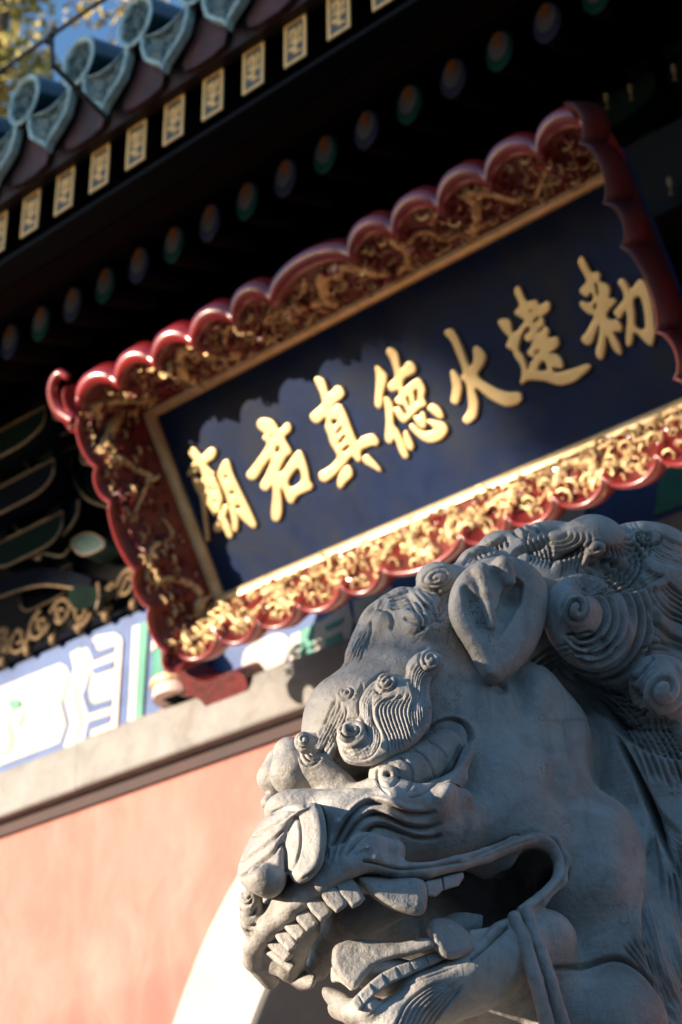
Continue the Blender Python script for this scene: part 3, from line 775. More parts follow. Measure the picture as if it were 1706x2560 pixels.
    def g(org, sc, polys, holes=(), strokes=(), cuts=()): G.append((org, sc, polys, holes, strokes, cuts))
    g((460, 1100), 7.84,
      [[(800, 420), (870, 370), (940, 430), (1000, 640), (1120, 900), (1290, 1250), (1450, 1600), (1450, 1700), (1380, 1720), (1270, 1640), (1100, 1480), (1000, 1330), (900, 1250), (850, 1080), (720, 780), (690, 680), (740, 520)]],
      [], [[(210, 225, 92), (330, 370, 95), (330, 430, 100)], [(585, 235, 95), (545, 290, 108), (420, 390, 90), (330, 430, 95)],
           [(330, 430, 95), (230, 570, 85), (150, 650, 60)], [(330, 430, 90), (480, 620, 98), (590, 660, 60)], [(480, 640, 98), (500, 720, 90), (400, 870, 85), (250, 790, 60)],
           [(240, 760, 55), (330, 950, 70), (400, 1100, 52), (440, 1500, 46), (490, 1950, 36)],
           [(640, 870, 85), (680, 1150, 118), (680, 1380, 70), (640, 1430, 46)], [(470, 1000, 85), (560, 1200, 100), (650, 1400, 60)], [(400, 880, 90), (600, 800, 90)],
           [(860, 1310, 60), (780, 1500, 70), (695, 1720, 90)], [(800, 1500, 55), (870, 1700, 75), (935, 1860, 62)], [(980, 1350, 58), (1040, 1560, 68), (1040, 1740, 58)]],
      [[(865, 720, 30)], [(980, 1030, 38)], [(1100, 1310, 40)], [(300, 690, 26), (355, 745, 26)], [(425, 985, 22)], [(650, 1200, 20)], [(650, 960, 18)], [(660, 720, 16), (780, 960, 14), (835, 1150, 26), (845, 1230, 26)]])
    g((610, 1030), 7.84,
      [[(290, 220), (340, 140), (430, 110), (600, 150), (690, 260), (740, 330), (860, 210), (930, 220), (970, 300), (940, 390), (840, 500), (980, 770), (870, 870), (760, 1080), (740, 1180), (820, 1120), (950, 920), (1070, 770), (1140, 750), (1200, 820), (1290, 1100), (1330, 1330), (1390, 1440), (1340, 1520), (1100, 1630), (1030, 1740), (970, 1790), (890, 1740), (770, 1480), (790, 1900), (740, 2100), (660, 2140), (590, 2100), (570, 1950), (600, 1640), (590, 1440), (520, 1520), (440, 1540), (360, 1480), (360, 1400), (470, 1200), (550, 1000), (560, 900), (420, 1080), (290, 1290), (190, 1330), (110, 1290), (90, 1200), (200, 1060), (480, 650), (400, 520), (410, 470), (440, 420), (320, 320)]],
      [[(915, 1330), (1100, 1090), (1160, 1330), (970, 1470)]], [], [[(705, 690, 34), (690, 760, 34)], [(590, 480, 18)]])
    g((770, 930), 7.84,
      [[(160, 160), (190, 100), (240, 85), (350, 130), (400, 240), (450, 400), (560, 290), (620, 265), (700, 290), (760, 400), (720, 500), (600, 590), (520, 700), (590, 630), (680, 630), (740, 700), (820, 880), (920, 1150), (1010, 1350), (1080, 1270), (1260, 1210), (1350, 1230), (1430, 1350), (1390, 1440), (1300, 1440), (1180, 1480), (1080, 1540), (1090, 1690), (1060, 1750), (990, 1750), (900, 1650), (780, 1790), (560, 2020), (420, 2130), (370, 2150), (280, 2120), (245, 2020), (280, 1950), (450, 1850), (600, 1690), (590, 1590), (480, 1400), (430, 1230), (370, 1080), (390, 970), (380, 880), (270, 980), (210, 1000), (130, 970), (75, 870), (110, 800), (300, 630), (310, 540), (260, 370)],
       [(1100, 1680), (1190, 1610), (1260, 1650), (1400, 1800), (1480, 1920), (1440, 1950), (1300, 1870), (1150, 1790)],
       [(810, 1820), (880, 1860), (920, 1960), (890, 2060), (780, 2160), (700, 2270), (640, 2270), (610, 2200), (620, 2080), (690, 1930)]],
      [[(500, 930), (620, 940), (555, 1040)]], [], [[(690, 1090, 25), (620, 1190, 25)], [(750, 1260, 28), (670, 1370, 28)], [(825, 1460, 32), (750, 1530, 32)]])
    g((930, 860), 7.84,
      [[(310, 170), (330, 90), (390, 60), (500, 110), (560, 200), (610, 470), (700, 360), (780, 330), (860, 370), (910, 480), (870, 570), (700, 660), (660, 720), (660, 850), (760, 770), (900, 670), (970, 670), (1040, 750), (1090, 900), (1060, 1040), (1110, 1150), (1090, 1210), (980, 1260), (800, 1440), (700, 1530), (640, 1540), (560, 1470), (480, 1340), (460, 1260), (520, 1230), (590, 1240), (690, 1370), (720, 1340), (640, 1190), (560, 1200), (490, 1130), (490, 1070), (560, 1000), (540, 900), (440, 940), (370, 900), (340, 820), (380, 750), (480, 640), (440, 440), (370, 260)],
       [(90, 460), (120, 420), (190, 440), (290, 540), (340, 620), (310, 800), (260, 1000), (250, 1150), (190, 1270), (120, 1230), (90, 1140), (110, 800), (110, 600)],
       [(270, 1060), (340, 1030), (420, 1110), (460, 1230), (460, 1450), (480, 1590), (570, 1700), (700, 2000), (760, 2190), (700, 2240), (640, 2220), (560, 2080), (480, 1860), (430, 1930), (370, 1950), (300, 1880), (290, 1800), (310, 1500), (290, 1250)],
       [(660, 1720), (720, 1690), (800, 1830), (860, 1980), (830, 2080), (770, 2080), (700, 1990), (660, 1850)],
       [(850, 1420), (900, 1400), (960, 1390), (1010, 1320), (1060, 1330), (1110, 1450), (1100, 1600), (1050, 1660), (960, 1620), (880, 1520)],
       [(1120, 1250), (1190, 1170), (1260, 1170), (1370, 1240), (1440, 1380), (1440, 1440), (1360, 1460), (1230, 1370), (1140, 1290)],
       [(770, 1600), (820, 1550), (900, 1600), (1000, 1680), (1120, 1710), (1250, 1660), (1120, 1530), (1150, 1470), (1400, 1520), (1480, 1560), (1530, 1660), (1480, 1780), (1370, 1880), (1200, 1930), (1060, 1900), (920, 1800), (800, 1680)]],
      [[(715, 1060), (750, 1020), (790, 1200), (770, 1215)], [(865, 920), (930, 900), (925, 1110), (885, 1110)]])
    g((1100, 800), 6.817,
      [[(100, 230), (130, 160), (210, 140), (280, 180), (400, 400), (540, 770), (600, 650), (590, 480), (640, 430), (700, 450), (800, 560), (820, 650), (780, 760), (680, 940), (860, 1080), (1050, 1180), (1200, 1220), (1360, 1220), (1430, 1270), (1420, 1370), (1330, 1440), (1180, 1470), (1060, 1440), (860, 1330), (640, 1160), (690, 1380), (670, 1600), (610, 1700), (500, 1770), (430, 1730), (420, 1670), (500, 1540), (510, 1400), (470, 1090), (400, 1020), (390, 960), (420, 860), (300, 560), (220, 370)],
       [(210, 870), (250, 840), (300, 870), (380, 980), (410, 1130), (390, 1280), (340, 1420), (270, 1430), (210, 1370), (240, 1150), (210, 960)]])
    g((1240, 700), 6.272,
      [[(310, 190), (330, 110), (370, 90), (420, 120), (520, 320), (660, 300), (720, 380), (810, 330), (860, 330), (890, 400), (850, 500), (760, 570), (800, 640), (790, 710), (860, 750), (870, 830), (850, 900), (970, 880), (1030, 960), (990, 1060), (870, 1150), (970, 1150), (1060, 1230), (1090, 1350), (1030, 1390), (930, 1370), (970, 1440), (1180, 1400), (1450, 1310), (1520, 1350), (1450, 1440), (1260, 1590), (1060, 1650), (940, 1630), (820, 1590), (680, 1570), (540, 1570), (480, 1600), (430, 1640), (405, 1610), (430, 1450), (400, 1320), (310, 1190), (290, 1110), (220, 1080), (180, 1020), (230, 900), (150, 820), (60, 670), (90, 610), (200, 600), (270, 660), (310, 820), (470, 640), (400, 590), (310, 510), (390, 400), (350, 290)]],
      [[(520, 740), (560, 780), (470, 880), (500, 960), (560, 970), (610, 950), (560, 1060), (510, 1130), (560, 1200), (620, 1220), (570, 1290), (530, 1400), (510, 1300), (450, 1160), (390, 1090), (410, 970), (440, 860)], [(770, 1260), (830, 1400), (690, 1400)]],
      [], [[(690, 595, 17), (640, 650, 17)], [(760, 740, 15), (700, 810, 15)], [(690, 1110, 16), (660, 1150, 16)], [(580, 490, 16)]])
    g((1440, 630), 7.127,
      [[(65, 180), (100, 80), (140, 70), (200, 130), (310, 350), (400, 340), (480, 400), (460, 510), (500, 530), (600, 570), (650, 660), (630, 810), (700, 810), (760, 870), (720, 930), (620, 1040), (590, 1120), (650, 1200), (760, 1190), (850, 1290), (860, 1390), (800, 1430), (710, 1420), (800, 1600), (860, 1770), (820, 1830), (740, 1790), (660, 1680), (580, 1500), (560, 1700), (520, 1880), (460, 1920), (390, 1850), (380, 1740), (430, 1560), (440, 1300), (350, 1560), (310, 1630), (240, 1660), (160, 1620), (120, 1530), (200, 1430), (290, 1270), (350, 1130), (240, 1100), (140, 1010), (90, 920), (130, 860), (250, 900), (330, 850), (320, 740), (280, 750), (220, 810), (140, 760), (90, 690), (130, 620), (210, 530), (180, 420), (100, 280)],
       [(770, 540), (820, 470), (890, 470), (960, 560), (1010, 650), (1130, 500), (1190, 480), (1260, 520), (1330, 680), (1400, 920), (1440, 1250), (1440, 1500), (1400, 1650), (1350, 1670), (1260, 1610), (1080, 1440), (1040, 1620), (970, 1680), (920, 1640), (920, 1430), (940, 1200), (910, 1050), (830, 1180), (770, 1180), (700, 1100), (710, 1040), (800, 930), (880, 820), (860, 700), (800, 600)]],
      [[(1140, 790), (1180, 820), (1230, 1000), (1260, 1250), (1250, 1360), (1200, 1370), (1100, 1310), (1090, 1100), (1060, 880), (1090, 820)]],
      [], [[(395, 560, 15), (430, 760, 13)], [(375, 920, 17), (385, 1000, 17)]])
    for (org, sc, polys, holes, strokes, cuts) in G:
        allp = np.array([p[:2] for q in polys for p in q] + [p[:2] for q in strokes for p in q], float)
        step = 1.7
        x0, y0 = org[0] + allp[:, 0].min() / sc - 16, org[1] + allp[:, 1].min() / sc - 16
        x1, y1 = org[0] + allp[:, 0].max() / sc + 16, org[1] + allp[:, 1].max() / sc + 16
        gx = np.arange(x0, x1, step, dtype=np.float32); gy = np.arange(y0, y1, step, dtype=np.float32)
        PX, PY = np.meshgrid(gx, gy, indexing='ij'); D = np.full(PX.shape, 1e3, np.float32)
        for q in polys:
            Q = spline(np.array(q, float) / sc + org, 3, True); D = np.minimum(D, poly_sdf(PX, PY, Q))
        def stroke(q):
            d = np.full(PX.shape, 1e3, np.float32)
            Q = [(a / sc + org[0], b / sc + org[1], r_ / sc) for a, b, r_ in q]
            if len(Q) == 1: Q = Q * 2
            for (ax, ay, ar), (bx, by, br) in zip(Q[:-1], Q[1:]):
                ex, ey = bx - ax, by - ay; t = np.clip(((PX - ax) * ex + (PY - ay) * ey) / (ex * ex + ey * ey + 1e-9), 0, 1)
                d = np.minimum(d, np.hypot(PX - ax - ex * t, PY - ay - ey * t) - (ar + (br - ar) * t))
            return d
        for q in strokes: D = np.minimum(D, stroke(q))
        for q in holes: D = np.maximum(D, -poly_sdf(PX, PY, spline(np.array(q, float) / sc + org, 3, True)))
        for q in cuts: D = np.maximum(D, -stroke(q))
        Hc = np.arange(-2, 10, dtype=np.float32) * 1.6     # height layers, px units
        T = 9.0; Rr = 3.8
        q0 = np.maximum(D[:, :, None] + Rr, 0); q1 = np.maximum(Hc[None, None, :] - T + Rr, 0)
        F = np.minimum(np.maximum(D[:, :, None] + Rr, Hc[None, None, :] - T + Rr), 0) + np.sqrt(q0 ** 2 + q1 ** 2) - Rr
        F = np.maximum(F, -(Hc[None, None, :] + .8))
        V, Q = surface_nets(F, (0, 0, 0), 1.0)
        px = gx[0] + V[:, 0] * step; py = gy[0] + V[:, 1] * step; hm = (Hc[0] + V[:, 2] * 1.6) / 714.
        R_ = np.stack([px - 853, -(py - 1280), np.full(len(px), -4570.)], 1) @ M.T
        tt = ((P0 - CAM) @ N) / (R_ @ N); Wd = CAM + R_ * tt[:, None] + hm[:, None] * N
        # orient outward
        o = put('character', Wd, Q, GLYPH, root, smooth=True)
        me = o.data; me.calc_loop_triangles()
        nz = np.zeros(len(me.polygons) * 3); me.polygons.foreach_get('normal', nz); nz = nz.reshape(-1, 3)
        if (nz @ N).sum() < 0: me.flip_normals()

def leaf_cloud(name, c, rad, n, size, m, parent, seed, holes=.0):
    rg = np.random.default_rng(seed)
    k = max(6, n // 260); sub = rg.normal(size=(k, 3)); sub /= np.linalg.norm(sub, axis=1)[:, None]; sub *= rg.uniform(.35, 1., (k, 1)) * np.array(rad)
    pick = rg.integers(0, k, n); P = sub[pick] + rg.normal(size=(n, 3)) * np.array(rad) * .22 + np.array(c)
    a = rg.normal(size=(n, 3)); a /= np.linalg.norm(a, axis=1)[:, None]; b = np.cross(a, rg.normal(size=(n, 3))); b /= np.linalg.norm(b, axis=1)[:, None]
    s = size * rg.uniform(.6, 1.3, (n, 1))
    V = np.stack([P - a * s, P + b * s * .5, P + a * s, P - b * s * .5], 1).reshape(-1, 3)
    return put(name, V, np.arange(4 * n).reshape(n, 4), m, parent)
def tree(label, base, top, spread, clouds, m, seed, group=None):
    root = thing('tree', label, 'tree', tuple(base), group)
    base = np.array(base, float); top = np.array(top, float); rg = np.random.default_rng(seed)
    n = 9; P = [base + (top - base) * t + np.array([.25 * math.sin(3 * t + seed), .2 * math.sin(4 * t), 0]) for t in np.linspace(0, 1, n)]
    v, f = tube(P, np.linspace(spread * .07, spread * .02, n), 10); put('trunk', v, f, BARK, root)
    for c, rad, nn, sz in clouds:
        s = P[int(n * .5 + rg.integers(0, n // 2 - 1))]; e = np.array(c)
        mid = (s + e) / 2 + rg.normal(size=3) * spread * .05 + np.array([0, 0, spread * .16])
        v, f = tube(spline([s, mid, e], 5), np.linspace(spread * .009, spread * .003, 11) * (.35 if nn < 200 else 1.), 6); put('branch', v, f, BARK, root)
        leaf_cloud('foliage', c, rad, nn, sz, m, root, seed * 31 + int(abs(c[0]) * 10))
    return root
def build_sky_blockers():
    h = thing('sky_block_hall', 'unseen long low hall with a grey tiled roof, added to block low sky light', 'building', (2., -14, 0))  # hall added out of view to block the low sky
    v, f = box((-9.5, -16, 0), (16, -13, 5.2)); put('wall', v, f, material('grey_brick_wall', (.12, .115, .11), (.08, .078, .075), .85, scale=4), h)
    v, f = prism([(-10.2, -12.3, 5.0), (-10.2, -12.3, 5.2), (-10.2, -15, 7.2), (-10.2, -17.5, 5.2), (-10.2, -17.5, 5.0)], (27, 0, 0)); put('roof', v, f, material('grey_roof_tiles', (.06, .062, .065), (.04, .042, .045), .7, scale=6), h)
    for k in range(6):
        v, f = box((-7.6 + 4 * k, -13.02, .9), (-5.6 + 4 * k, -12.94, 3.4)); put('window', v, f, DARK_IN, h)
    v, f = box((13, -12, 0), (15, 3, 6)); e = thing('sky_block_wall', 'unseen tall grey wall on the right, added to cut sky light', 'wall', (14, -4.5, 0)); put('wall_body', v, f, material('grey_plaster', (.13, .125, .12), None, .85), e)  # wall added out of view to reduce sky light
def build_trees():
    # behind the roof, seen as soft olive-yellow in the upper left
    def far(px, py, d):
        r = wray(px, py); return CAM + r / np.linalg.norm(r) * d
    T1 = far(20, 150, 26); b = T1.copy(); b[2] = 0
    cl = [(far(-60, 250, 26), (1.2, 1.2, .8), 520, .09), (far(30, 80, 26.5), (.8, .9, .7), 260, .09), (far(-20, -150, 27), (1.5, 1.6, 1.0), 900, .10), (far(40, 230, 25), (.9, .9, .6), 420, .09), (far(-300, 150, 26), (2, 2, 1.6), 1500, .11)]
    tree('tall tree with thin yellowing crown rising beyond the left end of the roof', b, T1 + (0, 0, 1.5), 6, cl, LEAF_Y, 3, 'trees round the temple court')
    T2 = far(330, -20, 24); b = T2.copy(); b[2] = 0
    cl = [(far(310, 20, 24), (.6, .7, .5), 170, .08), (far(300, -250, 24.5), (1.4, 1.4, 1.2), 1200, .10), (far(520, -300, 24), (1.4, 1.4, 1.2), 1200, .10)]
    tree('olive green tree crown just showing over the first roof tiles', b, T2 + (0, 0, 1.6), 5, cl, LEAF_Y, 5, 'trees round the temple court')
    # unseen tree added towards the sun, crown clusters placed to shade tiles and name board
    D = 24.
    def sunward(p, d=D): return np.array(p, float) + SUN * d
    cl = [(sunward((-2.25, 4.1, 4.95)), (.66, .60, .46), 3000, .15), (sunward((-1.35, 4.0, 5.1)), (.8, .7, .6), 2800, .15)]
    cl.append((sunward((-2.0, 3.75, 5.2)), (.34, .3, .22), 900, .12)); cl.append((sunward((-1.85, 3.9, 4.7)), (.34, .3, .22), 900, .12))
    for q, (x, z) in enumerate(((-7.2, 6.2), (-6.0, 5.95), (-4.9, 6.1), (-3.8, 6.0), (-2.7, 6.0), (-6.6, 7.2), (-5.2, 7.3), (-3.9, 7.2), (-2.4, 7.2), (-1.2, 6.6))):
        cl.append((sunward((x, 3.6, z)), (1.1, .9, .62), 2600, .17))
    for q, (x, z) in enumerate(((-7.6, 5.42), (-6.75, 5.38), (-6.0, 5.5), (-8.4, 5.6), (-7.1, 5.6))): cl.append((sunward((x, 3.6, z)), (.62, .5, .26), 1500, .13))
    cl.append((sunward((-1.52, 1.68, 2.56)), (.21, .18, .13), 120, .06)); cl.append((sunward((-1.33, 1.92, 2.76)), (.22, .18, .09), 70, .06))  # sparse leaf clusters added to dim the lion's forehead and crown
    T3 = sunward((-10.5, 3.5, 7.5)); b = T3.copy(); b[2] = 0
    tree('unseen broad green tree added across the court, its crown shaped to cast shade', b, T3, 9, cl, LEAF_G, 9, 'trees round the temple court')

build_place(); build_plaque(); build_sky_blockers(); build_trees()
# ================================================================== stone guardian lion
# The carving is modelled in the statue's own frame: f forward, l towards its left side, u up
# (units: 1/2532 m). ref(x, y, l) finds the point of the frame seen at drawing position x, y.
BF = np.array([-.868, -.233, .441]); BN = np.array([.5, -.42, .755]); BU = np.array([-.01, -.875, -.483])
BAS = np.stack([BF, BN, BU], 1)            # columns: image x right, image y down, depth towards the viewer
OXY = np.array([600., 900.])
_A2 = np.array([[BF[0], BU[0]], [BF[1], BU[1]]]); _A2i = np.linalg.inv(_A2)
def ref(x, y, l):
    d = np.array([x, y]) - OXY - l * BN[:2]
    f, u = _A2i @ d
    return np.array([f, l, u])
def flu2img(V): return np.stack([V @ BAS[0] + OXY[0], V @ BAS[1] + OXY[1], V @ BAS[2]], 1)
DL = 2.5
def img2world(I):
    sx = 620 + .6926 * I[:, 0]; sy = 1280 + .6926 * I[:, 1]; t = (4570. - I[:, 2] * .6926) * (DL / 4570.)
    c = np.stack([(sx - 853) / 4570. * t, -(sy - 1280) / 4570. * t, -t], 1)
    return CAM + c @ M.T
def z3(*P): return [(x * .5526 - 86.6, y * .5526 + 693) for x, y in P]
def z1(*P): return [(x * .5526 - 86.6, y * .5526) for x, y in P]
def z2(*P): return [(635.3 + x * .5949, y * .5949) for x, y in P]
def z4(*P): return [((380 + x / 2.2210) / .6926, (680 + y / 2.2210) / .6926) for x, y in P]
def z5(*P): return [((-60 + x / 2.6133) / .6926, (780 + y / 2.6133) / .6926) for x, y in P]

def tilt(phi):
    n = math.cos(math.radians(phi)) * BN + math.sin(math.radians(phi)) * BF
    return dict(gx=-n[0] / n[2], gy=-n[1] / n[2])

def zp(*P): return [(x * .983 - 43.3, y * .983 + 534.2) for x, y in P]
class Field:
    def __init__(s, lo, hi, h):
        s.lo = np.array(lo, float); s.h = h; n = np.ceil((np.array(hi) - s.lo) / h).astype(int) + 1
        s.n = n; s.ax = [(s.lo[i] + h * np.arange(n[i])).astype(np.float32) for i in range(3)]
        s.F = np.full(n, 60., np.float32)
    def win(s, lo, hi):
        a = np.clip(np.floor((np.array(lo) - s.lo) / s.h).astype(int), 0, s.n); b = np.clip(np.ceil((np.array(hi) - s.lo) / s.h).astype(int) + 1, 0, s.n)
        sl = tuple(slice(int(p), int(q)) for p, q in zip(a, b))
        X = s.ax[0][sl[0]][:, None, None]; Y = s.ax[1][sl[1]][None, :, None]; Z = s.ax[2][sl[2]][None, None, :]
        return sl, X, Y, Z
    def mix(s, sl, d, k, sub):
        A = s.F[sl]
        if A.size == 0: return
        if sub: d = -d; hh = np.maximum(k - np.abs(A - d), 0) / max(k, 1e-3); s.F[sl] = np.maximum(A, d) + hh * hh * k * .25
        else: hh = np.maximum(k - np.abs(A - d), 0) / max(k, 1e-3); s.F[sl] = np.minimum(A, d) - hh * hh * k * .25
    def ell(s, c, r, k=30, sub=False, R=None):
        c = np.array(c, float); r = np.array(r, float); m = (r if R is None else np.full(3, r.max())) + k + s.h * 2 + 40
        sl, X, Y, Z = s.win(c - m, c + m); X, Y, Z = X - c[0], Y - c[1], Z - c[2]
        if R is not None:
            X, Y, Z = (R[0][0] * X + R[0][1] * Y + R[0][2] * Z, R[1][0] * X + R[1][1] * Y + R[1][2] * Z, R[2][0] * X + R[2][1] * Y + R[2][2] * Z)
        k0 = np.sqrt((X / r[0]) ** 2 + (Y / r[1]) ** 2 + (Z / r[2]) ** 2) + 1e-6
        k1 = np.sqrt((X / r[0] ** 2) ** 2 + (Y / r[1] ** 2) ** 2 + (Z / r[2] ** 2) ** 2) + 1e-9
        s.mix(sl, (k0 * (k0 - 1) / k1).astype(np.float32), k, sub)
    def cone(s, a, ra, b, rb, k=20, sub=False):
        a = np.array(a, float); b = np.array(b, float); m = max(ra, rb) + k + s.h * 2 + 40
        sl, X, Y, Z = s.win(np.minimum(a, b) - m, np.maximum(a, b) + m); e = b - a; L = e @ e + 1e-9
        t = np.clip(((X - a[0]) * e[0] + (Y - a[1]) * e[1] + (Z - a[2]) * e[2]) / L, 0, 1)
        d = np.sqrt((X - a[0] - t * e[0]) ** 2 + (Y - a[1] - t * e[1]) ** 2 + (Z - a[2] - t * e[2]) ** 2) - (ra + (rb - ra) * t)
        s.mix(sl, d.astype(np.float32), k, sub)
    def chain(s, P, k=20, sub=False):
        for (a, ra), (b, rb) in zip(P[:-1], P[1:]): s.cone(a, ra, b, rb, k, sub)
    def pillow(s, poly, l, T, r, k=10, sub=False, gx=-.66, gy=.556, dw=0., smooth=3):
        """a rounded plate whose outline is poly (drawing units) lying at side distance l"""
        P = spline(np.array(poly, float), smooth, True) if smooth else np.array(poly, float)
        c = P.mean(0); cf = ref(c[0], c[1], l); w0 = float(BAS[2] @ cf) + dw
        rad = np.abs(P - c).max() * 1.5 + T + k + 50
        sl, X, Y, Z = s.win(cf - rad, cf + rad)
        ix = BAS[0][0] * X + BAS[0][1] * Y + BAS[0][2] * Z + OXY[0]; iy = BAS[1][0] * X + BAS[1][1] * Y + BAS[1][2] * Z + OXY[1]
        iw = BAS[2][0] * X + BAS[2][1] * Y + BAS[2][2] * Z
        # 2-D distance from a cached raster
        mn = P.min(0) - 60; mx = P.max(0) + 60; st = 3.
        gx_ = np.arange(mn[0], mx[0], st, dtype=np.float32); gy_ = np.arange(mn[1], mx[1], st, dtype=np.float32)
        PX, PY = np.meshgrid(gx_, gy_, indexing='ij'); D = poly_sdf(PX, PY, P)
        fi = np.clip((ix - mn[0]) / st, 0, len(gx_) - 1.01); fj = np.clip((iy - mn[1]) / st, 0, len(gy_) - 1.01)
        i0 = fi.astype(np.int32); j0 = fj.astype(np.int32); ti = fi - i0; tj = fj - j0
        d2 = (D[i0, j0] * (1 - ti) * (1 - tj) + D[i0 + 1, j0] * ti * (1 - tj) + D[i0, j0 + 1] * (1 - ti) * tj + D[i0 + 1, j0 + 1] * ti * tj)
        out = np.maximum(np.maximum(mn[0] - ix, ix - mx[0]), np.maximum(mn[1] - iy, iy - mx[1])); d2 = np.where(out > 0, np.maximum(d2, 50) , d2)
        nz = 1. / math.sqrt(1 + gx * gx + gy * gy)
        dz = (np.abs(iw - w0 - gx * (ix - c[0]) - gy * (iy - c[1]))) * nz - T
        d = np.minimum(np.maximum(d2 + r, dz + r), 0) + np.sqrt(np.maximum(d2 + r, 0) ** 2 + np.maximum(dz + r, 0) ** 2) - r
        s.mix(sl, d.astype(np.float32), k, sub)
    def mesh(s):
        for ax in range(3):
            for e in (0, -1):
                q = [slice(None)] * 3; q[ax] = e; s.F[tuple(q)] = np.maximum(s.F[tuple(q)], 1.)
        return surface_nets(s.F, s.lo, s.h)

# ---- relief map: fine carving drawn as grooves, ridges and spirals
HX0, HY0, HS = -160., -80., 2.
HM = np.zeros((1000, 1090), np.float32)
def _pwin(P, m):
    a = P.min(0) - m; b = P.max(0) + m
    i0 = max(0, int((a[0] - HX0) / HS)); i1 = min(HM.shape[0], int((b[0] - HX0) / HS) + 2)
    j0 = max(0, int((a[1] - HY0) / HS)); j1 = min(HM.shape[1], int((b[1] - HY0) / HS) + 2)
    if i1 <= i0 or j1 <= j0: return None
    X = (HX0 + HS * np.arange(i0, i1, dtype=np.float32))[:, None]; Y = (HY0 + HS * np.arange(j0, j1, dtype=np.float32))[None, :]
    return (slice(i0, i1), slice(j0, j1)), X, Y
def line_d(P, X, Y):
    d = np.full((X.shape[0], Y.shape[1]), 1e9, np.float32); tt = np.zeros_like(d); n = len(P) - 1
    for i in range(n):
        ax, ay = P[i]; ex, ey = P[i + 1] - P[i]; t = np.clip(((X - ax) * ex + (Y - ay) * ey) / (ex * ex + ey * ey + 1e-6), 0, 1)
        q = (X - ax - t * ex) ** 2 + (Y - ay - t * ey) ** 2; m = q < d; d = np.where(m, q, d); tt = np.where(m, (i + t) / n, tt)
    return np.sqrt(d), tt
def groove(P, wd=5., dp=8., taper=.12, sm=4, mode='add'):
    P = spline(np.array(P, float), sm) if sm else np.array(P, float)
    r = _pwin(P, wd * 3.2)
    if r is None: return
    sl, X, Y = r; d, t = line_d(P, X, Y)
    a = np.clip(np.minimum(t, 1 - t) / max(taper, 1e-3), 0, 1) if taper else 1.
    v = -dp * np.exp(-(d / wd) ** 2) * (a if taper else 1)
    if dp > 0: HM[sl] = np.minimum(HM[sl], HM[sl] * 0 + v) if mode == 'min' else HM[sl] + v
    else: HM[sl] += v
def ridge(P, wd, hp, taper=.15, sm=4): groove(P, wd, -hp, taper, sm)
def resample(P, n):
    P = spline(np.array(P, float), 6); s = np.concatenate([[0], np.cumsum(np.linalg.norm(np.diff(P, axis=0), axis=1))]); s /= s[-1]
    q = np.linspace(0, 1, n); return np.stack([np.interp(q, s, P[:, 0]), np.interp(q, s, P[:, 1])], 1)
def strands(A, B, n, wd=4.6, dp=8., m=16, jit=1.5, taper=.1, crest=0.):
    A = resample(A, m); B = resample(B, m); rg = np.random.default_rng(int(abs(A[0, 0] * 7 + B[0, 1])) % 9999)
    for i in range(n):
        t = i / (n - 1) if n > 1 else .5
        P = A * (1 - t) + B * t + rg.normal(size=(m, 2)) * jit * .4
        a = int(rg.integers(0, 2)); b = m - int(rg.integers(0, 2))
        groove(P[a:b], wd * rg.uniform(.85, 1.15), dp * rg.uniform(.8, 1.15), taper, 1)
def spiral(c, r, turns, a0=0., sg=1, sq=(1., 1.), rot=0., wd=5., dp=9., dome=0., r_in=.10, core=0.):
    c = np.array(c, float); n = int(20 * turns) + 6; t = np.linspace(0, 1, n); rr = r * (r_in + (1 - r_in) * t); a = a0 + sg * 2 * math.pi * turns * t
    cr, sr = math.cos(rot), math.sin(rot); x = rr * np.cos(a) * sq[0]; y = rr * np.sin(a) * sq[1]
    P = np.stack([c[0] + cr * x - sr * y, c[1] + sr * x + cr * y], 1)
    if dome:
        g = _pwin(np.array([c - r * 1.3, c + r * 1.3]), 0)
        if g:
            sl, X, Y = g; u = ((X - c[0]) * cr + (Y - c[1]) * sr) / sq[0]; v = (-(X - c[0]) * sr + (Y - c[1]) * cr) / sq[1]
            q = np.sqrt(u * u + v * v) / r; HM[sl] += dome * np.clip(1 - q * q, 0, 1)
    groove(P, wd, dp, .04, 0)
def bump(c, rx, ry, rot, h):
    c = np.array(c, float); R_ = max(rx, ry) * 2; g = _pwin(np.array([c - R_, c + R_]), 0)
    if not g: return
    sl, X, Y = g; cr, sr = math.cos(rot), math.sin(rot); u = ((X - c[0]) * cr + (Y - c[1]) * sr) / rx; v = (-(X - c[0]) * sr + (Y - c[1]) * cr) / ry
    HM[sl] += h * np.exp(-(u * u + v * v))
def ringset(c, rx, ry, rot, n, off=(0, 0), a0=0., a1=6.283, wd=5., dp=9., r0=.2):
    """nested oval grooves, centres sliding from c to c+off: a lock of hair coiled to a cone"""
    c = np.array(c, float); off = np.array(off, float)
    for i in range(n):
        t = r0 + (1 - r0) * i / max(n - 1, 1); a = np.linspace(a0, a1, 30); x = rx * t * np.cos(a); y = ry * t * np.sin(a); cr, sr = math.cos(rot), math.sin(rot)
        cc = c + off * t; groove(np.stack([cc[0] + cr * x - sr * y, cc[1] + sr * x + cr * y], 1), wd, dp, .03 if a1 - a0 > 6 else .15, 0)

